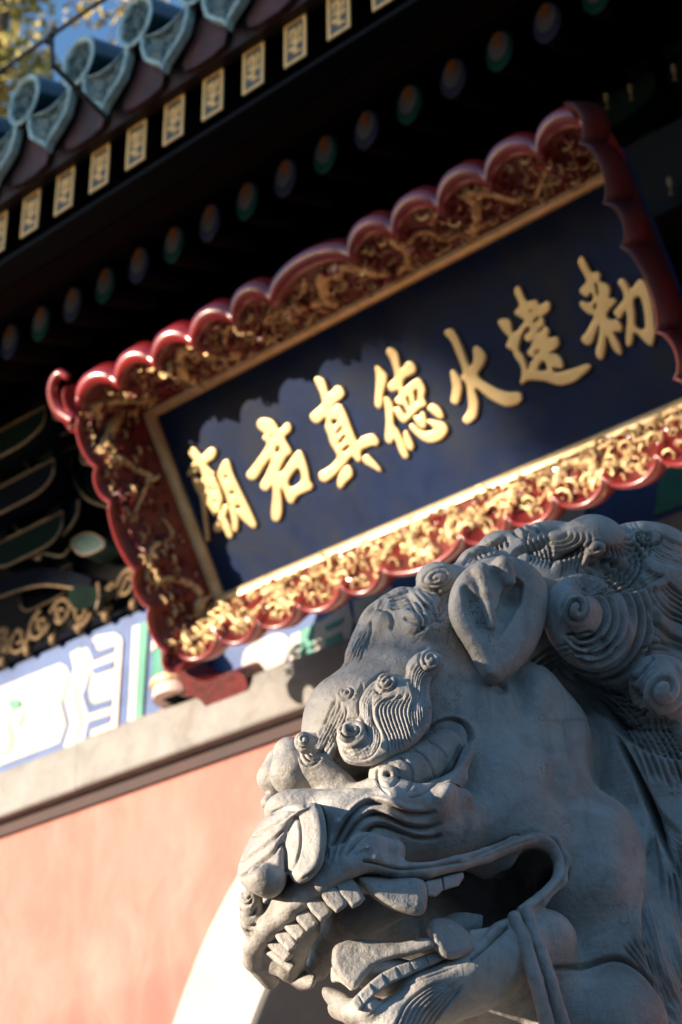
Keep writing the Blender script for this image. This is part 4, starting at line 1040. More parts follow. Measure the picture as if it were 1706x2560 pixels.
def draw_relief():
    # -------- brow, near side
    spiral(z1((1350, 968))[0], 46, 2.3, 2.6, 1, wd=4.2, dp=9, dome=10)
    spiral(z1((1062, 1112))[0], 40, 2.1, 2.8, 1, (1.2, .9), -.5, wd=4.4, dp=9, dome=14)
    strands(zp((600, 52), (540, 48), (482, 95), (450, 155), (455, 205), (478, 250), (472, 292), (432, 322), (388, 318), (362, 288)), zp((585, 128), (545, 132), (505, 168), (505, 215), (530, 268), (520, 322), (482, 362), (432, 368), (385, 345)), 9, 3.7, 8.5, m=26, jit=.8)
    strands(zp((585, 128), (540, 150), (520, 185), (538, 245), (560, 300), (560, 362)), zp((650, 120), (625, 180), (635, 235), (655, 300)), 8, 3.7, 8, m=20, jit=.8)
    strands(zp((688, -8), (648, 28), (638, 80), (652, 130), (640, 200), (658, 292)), zp((752, 42), (706, 80), (700, 140), (716, 200), (702, 262)), 8, 3.7, 8, m=20, jit=.8)
    spiral(zp((425, 255))[0], 44, 1.9, .4, 1, (1.1, .9), -.3, wd=3.8, dp=8, dome=6)
    # -------- brow, far side
    spiral(z1((795, 1180))[0], 27, 2.0, 2.6, 1, (1.25, .9), -.5, wd=3.8, dp=8, dome=10)
    spiral(z1((520, 1490))[0], 34, 2.2, 2.4, 1, (1.05, .9), -.6, wd=3.8, dp=8, dome=12)
    ringset(z1((880, 1160))[0], 22, 34, .5, 3, (-10, 4), -1.4, 1.4, wd=3.4, dp=6)
    ringset(z1((580, 1480))[0], 20, 32, .5, 3, (-8, 4), -1.4, 1.4, wd=3.4, dp=6)
    strands(z1((745, 1215), (700, 1290), (665, 1370), (625, 1450), (590, 1540)), z1((800, 1260), (790, 1350), (745, 1440), (690, 1540), (630, 1600)), 6, 3.8, 7.5)
    strands(z3((480, 300), (520, 390), (580, 400), (640, 350)), z3((590, 300), (620, 310), (650, 280), (690, 200)), 5, 3.8, 7)
    # -------- eye rims, bands of the eyeball
    spiral(z3((1072, 466))[0], 41, 1.0, 0, 1, r_in=1., wd=4, dp=8)
    bump(z3((1072, 466))[0], 11, 11, 0, -26); bump(z3((1072, 466))[0], 32, 32, 0, 12)
    groove(z3((1115, 340), (1190, 370), (1232, 440), (1228, 520), (1180, 590)), 3.6, 7); groove(z3((1225, 292), (1310, 340), (1365, 430), (1382, 500)), 3.6, 7)
    groove(z3((1325, 235), (1410, 285), (1470, 365)), 3.6, 6); groove(z3((1000, 410), (1000, 480), (1020, 540), (1080, 590)), 3.5, 6)
    groove(z3((1320, 190), (1390, 125), (1480, 100), (1560, 130), (1600, 200), (1590, 280)), 5, 12); groove(z3((1560, 250), (1500, 370), (1410, 490), (1290, 590), (1190, 612)), 4, 8)
    ridge(z3((1330, 170), (1400, 105), (1500, 85), (1590, 120), (1640, 200), (1610, 320), (1500, 470), (1400, 560)), 9, 8)
    # -------- muzzle folds that sweep from the lip back over the cheek
    fold = [[(690, 1050), (735, 890), (810, 750), (890, 665), (970, 640), (1080, 668), (1200, 712), (1310, 722), (1395, 700)],
            [(735, 1030), (780, 910), (850, 800), (920, 735), (1000, 715), (1090, 745), (1200, 795), (1320, 812), (1440, 775)],
            [(790, 1010), (850, 910), (910, 850), (980, 800), (1060, 800), (1150, 835), (1260, 872), (1370, 880), (1430, 850)]]
    for q in fold: groove(z3(*q), 8., 18, .10)
    for q in ([(700, 930), (760, 780), (850, 680), (940, 625), (1060, 630), (1190, 680), (1330, 690)], [(745, 970), (820, 830), (900, 740), (980, 690), (1090, 715), (1200, 765), (1350, 780)], [(790, 980), (860, 870), (930, 790), (1010, 765), (1110, 800), (1230, 850), (1390, 850)]):
        ridge(z3(*q), 12, 10, .12)
    groove(z3((668, 1030), (672, 900), (660, 780), (640, 690), (600, 650)), 6, 9, .1); ridge(z3((670, 950), (700, 850), (760, 740)), 11, 8)
    groove(z3((900, 1020), (980, 1040), (1080, 1068), (1200, 1078), (1400, 1050), (1560, 1025)), 6, 13, .05)
    ridge(z3((860, 980), (900, 950), (960, 935)), 7, 6)
    groove([(790, 1255), (900, 1200), (990, 1160), (1060, 1150), (1120, 1190), (1150, 1260), (1145, 1320), (1090, 1390), (1030, 1440)], 6, 12, .04)
    groove([(745, 1275), (860, 1245), (960, 1205), (1040, 1180)], 3, 4, .1)
    # -------- nose
    groove(z3((178, 868), (300, 800), (400, 740), (485, 678)), 4.5, 10); groove(z3((108, 1028), (200, 970), (300, 900), (400, 820)), 4.5, 11)
    groove(z3((100, 1142), (180, 1080), (260, 1020), (330, 960), (385, 895)), 6, 16); groove(z3((385, 895), (400, 960), (405, 1050), (412, 1110)), 5, 9)
    groove(z3((440, 760), (480, 740), (503, 830), (500, 940), (470, 1040), (425, 1115)), 4, 8); groove(z3((300, 720), (380, 690), (480, 680), (560, 650)), 5, 10)
    groove(z3((640, 700), (655, 800), (655, 930), (630, 1040), (590, 1095), (500, 1150)), 5, 8)
    # moustache curl left of the nose, small strands under it
    groove(z3((100, 1170), (90, 1260), (120, 1310), (165, 1310), (190, 1260)), 4.5, 9); groove(z3((120, 1210), (125, 1260), (150, 1280), (180, 1250)), 4, 8)
    groove(z3((85, 1180), (80, 1290), (120, 1370), (180, 1390), (215, 1320)), 4.5, 9); groove(z3((90, 1340), (110, 1420), (170, 1460), (215, 1430)), 4.5, 9)
    groove(z3((150, 1480), (180, 1500)), 4, 6)
    # -------- smooth forehead, wrinkles, tufts at the hairline
    bump(z1((600, 1180))[0], 110, 60, -.85, 12)
    strands(z1((690, 1060), (745, 920), (840, 770), (950, 640), (1040, 560)), z1((880, 990), (930, 850), (980, 740), (1040, 650), (1090, 570)), 8, 4.2, 9)
    strands(z1((1040, 520), (1110, 480), (1200, 470)), z1((1090, 640), (1170, 620), (1240, 560)), 6, 4.2, 9)
    for k in range(6): groove(z1((1330 - 30 * k, 480 + 10 * k), (1420 - 34 * k, 540 + 22 * k), (1440 - 30 * k, 640 + 22 * k), (1380 - 28 * k, 730 + 16 * k)), 5, 9, .2)
    strands(z1((1080, 560), (1150, 540), (1230, 530)), z1((1130, 630), (1190, 610), (1250, 560)), 5, 4, 8)
    groove(z1((1200, 640), (1290, 660), (1330, 730)), 6, 11); groove(z1((1180, 700), (1250, 730), (1310, 770)), 6, 11); groove(z1((1300, 590), (1370, 650), (1420, 730)), 6, 11)
    groove(z1((1000, 620), (1080, 660), (1110, 720), (1090, 780)), 6, 10); groove(z1((950, 700), (960, 790), (930, 900)), 6, 8)
    bump(z1((1250, 700))[0], 60, 34, .7, 16); bump(z1((1040, 690))[0], 40, 50, 0, 14)
    # -------- mane locks
    c = z2((80, 400))[0]; spiral(c, 58, 2.4, 1.0, 1, (1.3, .75), -.35, wd=5, dp=10, dome=16)
    strands(z2((90, 500), (150, 490), (200, 450)), z2((80, 570), (140, 560), (160, 520)), 4, 4, 8)
    # big coil right of the ear: bright core, long ringed cone falling right and down
    c = z2((925, 590))[0]
    ringset(c, 205, 235, .25, 7, (92, 62), -2.6, 2.35, wd=7.5, dp=20, r0=.36)
    spiral(c, 62, 1.75, 1.2, -1, (.88, 1.12), .1, wd=7, dp=18, dome=24)
    strands(z2((850, 740), (950, 740), (1040, 720)), z2((1060, 940), (1150, 880), (1180, 800)), 6, 6, 13)
    # second coil, right edge
    c = z2((1450, 1085))[0]; spiral(c, 92, 2.3, .6, -1, (.95, 1.05), .2, wd=6.5, dp=15, dome=26, r_in=.16)
    ringset(c, 150, 150, .2, 3, (20, -20), -3.0, .4, wd=7, dp=12, r0=.78)
    # top locks
    c = z2((1040, 215))[0]; ringset(c, 150, 105, .1, 7, (22, 52), -.9, 2.3, wd=6.5, dp=17, r0=.28); spiral(c, 44, 1.2, 0, 1, (1.2, .8), 0, wd=5, dp=8, dome=14)
    c = z2((800, 110))[0]; ringset(c, 120, 62, .0, 5, (8, 30), -.4, 5.6, wd=6, dp=16, r0=.3)
    for k in range(6): groove(z2((520 + 32 * k, 300 - 17 * k), (560 + 34 * k, 235 - 16 * k), (610 + 30 * k, 215 - 8 * k), (650 + 26 * k, 260 + 4 * k), (630 + 26 * k, 310 + 8 * k)), 6, 17, .2)
    for k in range(7): groove(z2((240 + 34 * k, 330 - 16 * k), (275 + 34 * k, 260 - 16 * k), (310 + 32 * k, 245 - 14 * k), (330 + 30 * k, 290 - 12 * k)), 5.5, 15, .2)
    for k in range(5): groove(z2((765 + 34 * k, 330 - 18 * k), (800 + 33 * k, 270 - 14 * k), (840 + 32 * k, 260 - 10 * k), (850 + 26 * k, 330 - 6 * k), (820 + 28 * k, 400 - 4 * k)), 6.5, 18, .2)
    spiral((1010, 62), 46, 1.6, 1., 1, (1.3, .7), -.2, wd=5.5, dp=12, dome=10); spiral((1440, 88), 60, 1.8, 2., -1, (1.3, .7), .1, wd=6, dp=13, dome=12)
    c = z2((1225, 130))[0]; ringset(c, 95, 62, .7, 5, (10, 14), -2.8, 1.6, wd=5, dp=10, r0=.25)
    strands(z2((1270, 130), (1350, 230), (1450, 300), (1640, 350)), z2((1330, 95), (1420, 130), (1520, 180), (1680, 240)), 8, 5.5, 11)
    strands(z2((1110, 350), (1230, 330), (1330, 290)), z2((1230, 470), (1330, 450), (1460, 380)), 7, 6, 11)
    strands(z2((1370, 440), (1430, 560), (1500, 640), (1640, 700)), z2((1480, 420), (1530, 480), (1600, 520), (1700, 560)), 6, 7, 13)
    strands(z2((1380, 560), (1430, 680), (1520, 760), (1640, 810)), z2((1400, 700), (1450, 770), (1540, 820), (1640, 850)), 3, 7, 13)
    # hair sweeping back from under the ear, then down the neck
    strands(z2((620, 960), (740, 850), (880, 800)), z2((780, 980), (880, 930), (1020, 930)), 5, 6, 8)
    strands(z2((880, 960), (1000, 1040), (1150, 1080), (1320, 1080)), z2((960, 1140), (1080, 1220), (1220, 1280), (1400, 1300)), 7, 7.5, 19)
    strands(z2((1040, 1130), (1180, 1230), (1350, 1280), (1600, 1290)), z2((1120, 1260), (1250, 1380), (1420, 1460), (1640, 1500)), 8, 7.5, 19)
    A = [(1300, 760), (1400, 930), (1480, 1080), (1600, 1200)]; B = [(1440, 1000), (1480, 1150), (1540, 1280), (1640, 1400)]
    strands(A, B, 9, 8, 20)
    strands([(1450, 1060), (1480, 1250), (1520, 1420), (1560, 1600), (1650, 1800)], [(1430, 1400), (1440, 1560), (1490, 1700), (1560, 1860)], 8, 8, 20)
    strands([(1560, 1150), (1600, 1350), (1660, 1600)], [(1500, 1330), (1560, 1520), (1640, 1760)], 6, 8, 18)
    strands([(1350, 1560), (1430, 1650), (1500, 1760), (1540, 1880)], [(1430, 1480), (1490, 1620), (1560, 1760), (1600, 1880)], 6, 6.5, 12)
    strands([(1210, 640), (1310, 730), (1400, 870), (1450, 1010)], [(1340, 610), (1460, 700), (1570, 850), (1640, 1010)], 8, 7.5, 16)
    # -------- soft forms of the cheek and neck
    bump((1050, 650), 70, 110, -.3, 30); bump((1190, 780), 55, 120, -.3, 20); bump((1330, 1080), 90, 130, 0, 22); bump((1310, 1350), 90, 110, .3, 26)
    bump((930, 900), 70, 60, 0, 10); bump((720, 1010), 46, 30, -.7, 26); groove([(880, 620), (960, 600), (990, 700), (1000, 800)], 26, 16, .3)
    groove([(1110, 900), (1120, 1000), (1180, 1080)], 40, 16, .3); groove([(1080, 1650), (1200, 1640), (1330, 1610), (1430, 1660), (1500, 1740)], 9, 24, .06)
    groove([(870, 560), (930, 640), (880, 640)], 10, 10, .3)
    # -------- chin: parallel hair cuts and lip line
    strands([(520, 1900), (570, 1780), (660, 1710), (740, 1690)], [(640, 1900), (680, 1830), (730, 1770), (790, 1700)], 8, 4, 9)
    groove([(800, 1620), (870, 1560), (940, 1495)], 4.5, 12, .05); groove([(395, 1790), (500, 1700), (640, 1635), (700, 1610)], 5, 10, .05)
    groove([(430, 1830), (520, 1740), (620, 1690), (760, 1640)], 3, 4, .1)

def lion_mesh(name, fld, mat, parent, relief=True, subd=0, smooth=True, amp=1., rough=0.):
    V, Q = fld.mesh()
    if subd:
        me = _mesh('tmp', V, Q, None); o = bpy.data.objects.new('tmp', me); COL.objects.link(o)
        md = o.modifiers.new('s', 'SUBSURF'); md.levels = subd; md.render_levels = subd
        dg = bpy.context.evaluated_depsgraph_get(); ev = o.evaluated_get(dg); m2 = ev.to_mesh()
        V = np.empty(len(m2.vertices) * 3, np.float32); m2.vertices.foreach_get('co', V); V = V.reshape(-1, 3).astype(float)
        Q = np.empty(len(m2.loops), np.int32); m2.loops.foreach_get('vertex_index', Q); Q = Q.reshape(-1, 4)
        ev.to_mesh_clear(); bpy.data.objects.remove(o); bpy.data.meshes.remove(me)
    # normals
    a, b, c, d = (V[Q[:, i]] for i in range(4)); fn = np.cross(c - a, d - b); N_ = np.zeros_like(V)
    for i in range(4): 
        for ax in range(3): N_[:, ax] += np.bincount(Q[:, i], fn[:, ax], len(V))
    N_ /= np.linalg.norm(N_, axis=1)[:, None] + 1e-9
    I = flu2img(V)
    nw = N_ @ BAS[2]
    if relief:
        fi = np.clip((I[:, 0] - HX0) / HS, 0, HM.shape[0] - 1.01); fj = np.clip((I[:, 1] - HY0) / HS, 0, HM.shape[1] - 1.01)
        i0 = fi.astype(int); j0 = fj.astype(int); ti = fi - i0; tj = fj - j0
        h = HM[i0, j0] * (1 - ti) * (1 - tj) + HM[i0 + 1, j0] * ti * (1 - tj) + HM[i0, j0 + 1] * (1 - ti) * tj + HM[i0 + 1, j0 + 1] * ti * tj
        msk = np.clip((nw + .05) / .3, 0, 1)
        V = V + N_ * (h * msk * amp)[:, None]
    # hand-cut unevenness: shallow flat chisel facets
    cell = np.floor(V / 26. + .35 * np.sin(V[:, [1, 2, 0]] / 31.)); hsh = np.sin(cell @ np.array([12.9898, 78.233, 37.719])) * 43758.5453; hsh -= np.floor(hsh)
    V = V + N_ * ((hsh - .5) * (0.9 if relief else 1.4))[:, None]
    u = V
    wob = (np.sin(u[:, 0] * .021 + 1.3) * np.sin(u[:, 1] * .027 + .5) * np.sin(u[:, 2] * .019) * 2.2 + np.sin(u[:, 0] * .09 + u[:, 2] * .05) * np.sin(u[:, 1] * .08 - u[:, 2] * .06) * .7)
    V = V + N_ * wob[:, None] * (.6 if rough == 0 else rough)
    Wd = img2world(flu2img(V))
    o = put(name, Wd, Q[:, ::-1], mat, parent, smooth=smooth)
    nz = np.empty(len(o.data.polygons) * 3); o.data.polygons.foreach_get('normal', nz); nz = nz.reshape(-1, 3)
    cc = np.empty(len(o.data.polygons) * 3); o.data.polygons.foreach_get('center', cc); cc = cc.reshape(-1, 3)
    ar = np.empty(len(o.data.polygons)); o.data.polygons.foreach_get('area', ar)
    if ((nz * cc).sum(1) * ar).sum() < 0: o.data.flip_normals()
    return o

def stone_material():
    m = bpy.data.materials.new("weathered_grey_stone"); m.use_nodes = True; nt = m.node_tree; b = nt.nodes["Principled BSDF"]
    g = nt.nodes.new("ShaderNodeNewGeometry"); v = g.outputs['Position']
    n1 = _noise(nt, 7, 10, .68, v, .5); r1 = _ramp(nt, n1.outputs[0], [(.30, (.215, .202, .182)), (.50, (.355, .338, .308)), (.70, (.47, .45, .415))])
    n2 = _noise(nt, 26, 8, .7, v, .8); r2 = _ramp(nt, n2.outputs[0], [(.50, (0, 0, 0)), (.72, (1, 1, 1))])
    mx = nt.nodes.new("ShaderNodeMix"); mx.data_type = 'RGBA'; nt.links.new(r2.outputs[0], mx.inputs[0]); mx.inputs[0].default_value = .5
    sc = nt.nodes.new("ShaderNodeMath"); sc.operation = 'MULTIPLY'; sc.inputs[1].default_value = .35; nt.links.new(r2.outputs[0], sc.inputs[0]); nt.links.new(sc.outputs[0], mx.inputs[0])
    nt.links.new(r1.outputs[0], mx.inputs[6]); mx.inputs[7].default_value = (.15, .125, .095, 1)
    # darkening painted into the cuts (cavities), by the shape of the stone
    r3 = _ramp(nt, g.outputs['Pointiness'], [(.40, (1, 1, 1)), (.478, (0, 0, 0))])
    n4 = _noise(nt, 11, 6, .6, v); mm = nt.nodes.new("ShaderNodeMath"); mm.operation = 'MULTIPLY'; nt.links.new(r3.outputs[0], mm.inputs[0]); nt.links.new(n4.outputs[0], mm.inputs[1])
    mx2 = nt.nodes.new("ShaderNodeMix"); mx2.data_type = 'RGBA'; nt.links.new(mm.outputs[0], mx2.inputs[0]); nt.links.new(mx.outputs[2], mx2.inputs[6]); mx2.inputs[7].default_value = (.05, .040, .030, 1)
    # thin dark hairline veins
    vo = nt.nodes.new("ShaderNodeTexVoronoi"); vo.feature = 'DISTANCE_TO_EDGE'; vo.inputs['Scale'].default_value = 5.5
    wn = _noise(nt, 5, 6, .65, v); ad = nt.nodes.new("ShaderNodeMix"); ad.data_type = 'VECTOR'; ad.inputs[0].default_value = .35; nt.links.new(v, ad.inputs[4]); nt.links.new(wn.outputs[1], ad.inputs[5]); nt.links.new(ad.outputs[1], vo.inputs['Vector'])
    r5 = _ramp(nt, vo.outputs['Distance'], [(.0, (1, 1, 1)), (.010, (0, 0, 0))]); n6 = _noise(nt, 9, 4, .6, v); r6 = _ramp(nt, n6.outputs[0], [(.48, (0, 0, 0)), (.64, (.8, .8, .8))])
    m5 = nt.nodes.new("ShaderNodeMath"); m5.operation = 'MULTIPLY'; nt.links.new(r5.outputs[0], m5.inputs[0]); nt.links.new(r6.outputs[0], m5.inputs[1])
    mx3 = nt.nodes.new("ShaderNodeMix"); mx3.data_type = 'RGBA'; nt.links.new(m5.outputs[0], mx3.inputs[0]); nt.links.new(mx2.outputs[2], mx3.inputs[6]); mx3.inputs[7].default_value = (.09, .08, .07, 1)
    n8 = _noise(nt, 3.2, 8, .66, v, .5); r8 = _ramp(nt, n8.outputs[0], [(.52, (0, 0, 0)), (.74, (.6, .6, .6))]); mx4 = nt.nodes.new("ShaderNodeMix"); mx4.data_type = 'RGBA'
    nt.links.new(r8.outputs[0], mx4.inputs[0]); nt.links.new(mx3.outputs[2], mx4.inputs[6]); mx4.inputs[7].default_value = (.17, .135, .10, 1); mpv = nt.nodes.new("ShaderNodeMapping"); mpv.inputs['Scale'].default_value = (1, 1, .12); nt.links.new(v, mpv.inputs[0]); n9 = _noise(nt, 26, 5, .6, mpv.outputs[0]); r9 = _ramp(nt, n9.outputs[0], [(.55, (0, 0, 0)), (.72, (.5, .5, .5))])
    mx5 = nt.nodes.new("ShaderNodeMix"); mx5.data_type = 'RGBA'; nt.links.new(r9.outputs[0], mx5.inputs[0]); nt.links.new(mx4.outputs[2], mx5.inputs[6]); mx5.inputs[7].default_value = (.10, .095, .09, 1); nt.links.new(mx5.outputs[2], b.inputs['Base Color'])
    #; b.inputs['Roughness'].default_value = .72; b.inputs['Specular IOR Level'].default_value = .35
    n3 = _noise(nt, 90, 9, .7, v); bp = nt.nodes.new("ShaderNodeBump"); bp.inputs['Distance'].default_value = .0035; bp.inputs['Strength'].default_value = .8
    nt.links.new(n3.outputs[0], bp.inputs['Height']); n7 = _noise(nt, 22, 6, .6, v); bp2 = nt.nodes.new("ShaderNodeBump"); bp2.inputs['Distance'].default_value = .008; bp2.inputs['Strength'].default_value = .6
    nt.links.new(n7.outputs[0], bp2.inputs['Height']); nt.links.new(bp.outputs[0], bp2.inputs['Normal']); nt.links.new(bp2.outputs[0], b.inputs['Normal'])
    return m

def build_lion():
    global HM
    STONE = stone_material(); draw_relief(); HM *= 1.25; HM[int((880 - HX0) / HS):, :int((760 - HY0) / HS)] *= 1.3
    base = img2world(flu2img(np.array([[-600., 0, -2600.]])))[0]
    lion = thing('stone_lion', 'weathered grey stone guardian lion with an open mouth, bulging eyes and a coiled mane', 'statue', tuple(base))
    E = ref
    # ------------------------------------------------ head
    F = Field((-1300, -450, -1330), (860, 450, 1190), 9.)
    F.ell(E(840, 850, 0), (440, 285, 380)); F.ell(E(385, 775, -15), (178, 225, 215), 60); F.ell(E(560, 700, 0), (260, 240, 240), 60)
    F.ell(E(370, 1235, -10), (270, 245, 175), 60)
    F.chain([(E(500, 1060, 120), 120), (E(330, 1150, 40), 120)], 50); F.chain([(E(500, 1060, -120), 120), (E(330, 1150, -40), 120)], 50)
    F.ell(E(960, 1060, 110), (340, 210, 300), 70); F.ell(E(960, 1060, -110), (340, 210, 300), 70)
    F.ell(E(1200, 1330, 90), (260, 240, 330), 70); F.ell(E(1200, 1330, -90), (260, 240, 330), 70)
    F.ell(E(1330, 1700, 20), (330, 320, 420), 80)
    # mane hood
    F.ell(E(1230, 430, 0), (330, 330, 330), 60); F.ell(E(1060, 305, 0), (300, 270, 240), 50); F.ell(E(1480, 900, 0), (330, 350, 430), 60); F.ell(E(1560, 1350, 0), (300, 350, 420), 60)
    for l in (1, -1):
        F.ell(E(1230, 400, 300 * l), (180, 100, 190), 30); F.ell(E(1190, 350, 372 * l), (80, 62, 84), 34); F.ell(E(1492, 642, 398 * l), (70, 52, 72), 26); F.ell(E(1500, 640, 320 * l), (135, 95, 135), 25); F.ell(E(1255, 120, 250 * l), (130, 105, 112), 20)
        F.ell(E(1105, 128, 130 * l), (130, 110, 88), 16); F.ell(E(930, 158, 60 * l), (110, 90, 92), 16); F.ell(E(1450, 160, 190 * l), (200, 150, 115), 20); F.ell(E(845, 195, 100 * l), (90, 80, 72), 18)
        F.ell(E(690, 250, 150 * l), (85, 75, 70), 22)
        F.chain([(E(560, 330, 60 * l), 60), (E(470, 400, 20 * l), 58), (E(400, 520, -30 * l), 50)], 25)
        F.chain([(E(620, 350, 140 * l), 62), (E(610, 430, 150 * l), 52)], 25)
    F.ell(E(650, 500, 20), (240, 215, 190), 60); F.ell(E(800, 340, 60), (190, 190, 150), 50); F.ell(E(560, 420, 20), (120, 130, 120), 40)
    F.ell(E(1120, 222, 60), (240, 230, 150), 40); F.ell(E(1400, 300, 60), (260, 280, 220), 40); F.ell(E(1620, 500, 0), (300, 330, 360), 50)
    for l in (1, -1):
        F.ell(E(700, 1150, 140 * l), (250, 166, 130), 50); F.ell(E(950, 1150, 150 * l), (250, 158, 170), 50); F.ell(E(560, 1165, 140 * l), (235, 148, 135), 50); F.ell(E(300, 1260, 60 * l), (170, 120, 90), 50)
        F.ell(E(1010, 1230, 160 * l), (220, 142, 190), 50)
    F.chain([(E(300, 1085, 120), 60), (E(420, 1045, 180), 62), (E(560, 1045, 235), 56), (E(680, 1075, 272), 48)], 75)
    F.ell(E(450, 1132, 160), (210, 108, 112), 50); F.ell(E(625, 1138, 195), (200, 104, 102), 50)
    F.chain([(E(225, 930, -10), 80), (E(330, 985, 50), 54)], 40)
    F.ell(E(250, 1110, 20), (210, 120, 100), 50); F.ell(E(200, 1290, 10), (190, 150, 110), 40); F.chain([(E(170, 930, -90), 80), (E(300, 960, -60), 90)], 40)
    # jaw hinge, brow sockets
    for l in (1, -1):
        F.ell(E(605, 905, 262 * l), (165, 100, 98), 16, sub=True, R=[[.93, 0, .36], [0, 1, 0], [-.36, 0, .93]])
        F.chain([(E(330, 960, 150 * l), 52), (E(420, 950, 240 * l), 50)], 40, sub=True)
        F.chain([(E(520, 1050, 285 * l), 58), (E(680, 1060, 300 * l), 44), (E(780, 1030, 300 * l), 30)], 40)
        F.chain([(E(640, 1010, 275 * l), 30), (E(760, 960, 285 * l), 26), (E(800, 850, 280 * l), 24)], 30)
    # mouth
    for (x, y, r) in ((1035, 1285, 78), (1010, 1330, 84), (940, 1365, 84), (860, 1400, 86), (770, 1425, 86), (680, 1460, 92), (600, 1490, 100), (500, 1545, 112), (400, 1610, 122), (300, 1680, 125), (220, 1740, 125), (120, 1800, 125), (30, 1850, 120)):
        F.cone(E(x, y, 400), r, E(x, y, 60), r * .8, 14, sub=True)
        c = E(x, y, 60); F.cone(c, r * .8, c + (0, -210 if x > 640 else -480, 0), r * (.8 if x > 640 else 1.), 30, sub=True)
    F.cone(E(960, 1340, 120), 90, E(1010, 1330, 120) + (-330, -150, 60), 120, 30, sub=True)
    F.ell(E(900, 1400, -215), (330, 130, 210), 30); F.ell(E(640, 1470, -215), (300, 120, 190), 30); F.ell(E(500, 1500, -150), (150, 90, 110), 30)
    F.chain([(E(440, 1262, 180), 62), (E(330, 1330, 92), 68), (E(215, 1400, -8), 70), (E(135, 1470, -80), 70), (E(85, 1560, -180), 58), (E(75, 1630, -260), 44)], 30)
    F.chain([(E(470, 1262, -215), 62), (E(330, 1330, -190), 60)], 30)
    F.ell(E(120, 1440, -120), (90, 110, 90), 40)
    F.chain([(E(205, 1500, 10), 58), (E(160, 1570, -90), 56), (E(150, 1640, -190), 50), (E(200, 1690, -250), 40)], 26)
    F.chain([(E(440, 1800, 130), 46), (E(380, 1805, 30), 46), (E(335, 1790, -50), 46)], 20); F.ell(E(540, 1690, 100), (190, 100, 70), 30)
    # lip roll
    lip = [(990, 1440, 296, 20), (1060, 1395, 300, 22), (1125, 1330, 300, 24), (1135, 1255, 300, 25), (1100, 1195, 300, 25), (1050, 1172, 302, 25), (960, 1200, 306, 25), (860, 1240, 310, 25), (760, 1268, 312, 26), (650, 1295, 304, 27), (540, 1292, 282, 28), (450, 1262, 276, 28), (370, 1284, 246, 28), (260, 1352, 172, 29), (150, 1438, 62, 29), (70, 1508, -62, 29), (20, 1570, -188, 28), (20, 1620, -260, 28), (80, 1690, -330, 26)]
    F.chain([(E(x, y, l), r * (1.12 if x > 450 else 1.32)) for x, y, l, r in lip], 14)
    F.chain([(E(x, y - 8, l * -1), r) for x, y, l, r in lip[:12]], 14)
    F.chain([(E(x, y, l), 50) for x, y, l in ((520, 1225, 262), (430, 1215, 248), (330, 1262, 205), (235, 1338, 125), (150, 1410, 24), (75, 1480, -90))], 40)
    # gum band carrying the front teeth, palate behind it
    gum = [(470, 1335, 232), (370, 1345, 186), (280, 1390, 112), (200, 1450, 30), (140, 1510, -40), (95, 1575, -140), (80, 1630, -220)]
    F.chain([(E(x + 14, y + 6, l - 10), 34) for x, y, l in gum], 16)
    F.chain([(E(500, 1400, 60), 90), (E(370, 1480, -30), 84), (E(290, 1570, -150), 62), (E(250, 1650, -230), 44)], 24)
    # cheek-side of the moustache, chin and lower jaw
    F.chain([(E(10, 1400, -60), 44), (E(15, 1480, -110), 42), (E(30, 1550, -170), 30)], 14)
    F.chain([(E(1060, 1560, 200), 130), (E(960, 1600, 195), 128), (E(800, 1690, 185), 124), (E(640, 1775, 150), 112), (E(530, 1860, 110), 100), (E(470, 1960, 40), 100), (E(470, 2000, -60), 100)], 30)
    F.chain([(E(960, 1600, -195), 128), (E(800, 1690, -185), 124), (E(640, 1775, -150), 112), (E(530, 1860, -110), 100)], 30)
    F.chain([(E(990, 1462, 280), 17), (E(900, 1500, 280), 17), (E(830, 1570, 272), 16)], 8)
    F.ell(E(1010, 1760, 0), (300, 250, 170), 60); F.ell(E(1250, 1950, 0), (330, 320, 260), 60)
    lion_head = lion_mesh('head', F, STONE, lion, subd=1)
    # ------------------------------------------------ ears
    def ear(sg):
        G = Field(E(900, 360, 300 * sg) - (230, 240, 290), E(900, 360, 300 * sg) + (230, 240, 290), 5.)
        if sg > 0:
            G.pillow(z2((165, 470), (230, 370), (330, 300), (470, 268), (620, 300), (715, 385), (752, 480), (740, 640), (690, 800), (600, 930), (500, 1010), (400, 1050), (335, 970), (270, 850), (180, 700), (148, 600)), 300, 78, 66, gx=-.5, gy=.42)
            G.chain([(E(*z2((480, 330))[0], 395), 40), (E(*z2((520, 420))[0], 400), 24)], 20)
            # cups and the sharp fold between them
            def c3(x, y, l): return E(*z2((x, y))[0], l)
            G.chain([(c3(556, 452, 382), 30), (c3(525, 530, 372), 40), (c3(480, 630, 364), 32), (c3(436, 780, 372), 13)], 8, sub=True)
            G.chain([(c3(262, 455, 375), 24), (c3(300, 560, 368), 34), (c3(355, 680, 362), 32), (c3(412, 810, 372), 14)], 8, sub=True)
            G.chain([(c3(345, 360, 372), 34), (c3(380, 500, 372), 25), (c3(412, 690, 362), 16)], 10)
        else:
            G.ell(E(900, 360, 300 * sg), (130, 70, 190), 10); G.ell(E(880, 380, 372 * sg), (70, 40, 110), 8, sub=True)
        return lion_mesh('ear', G, STONE, lion, relief=False)
    ear(1); ear(-1)
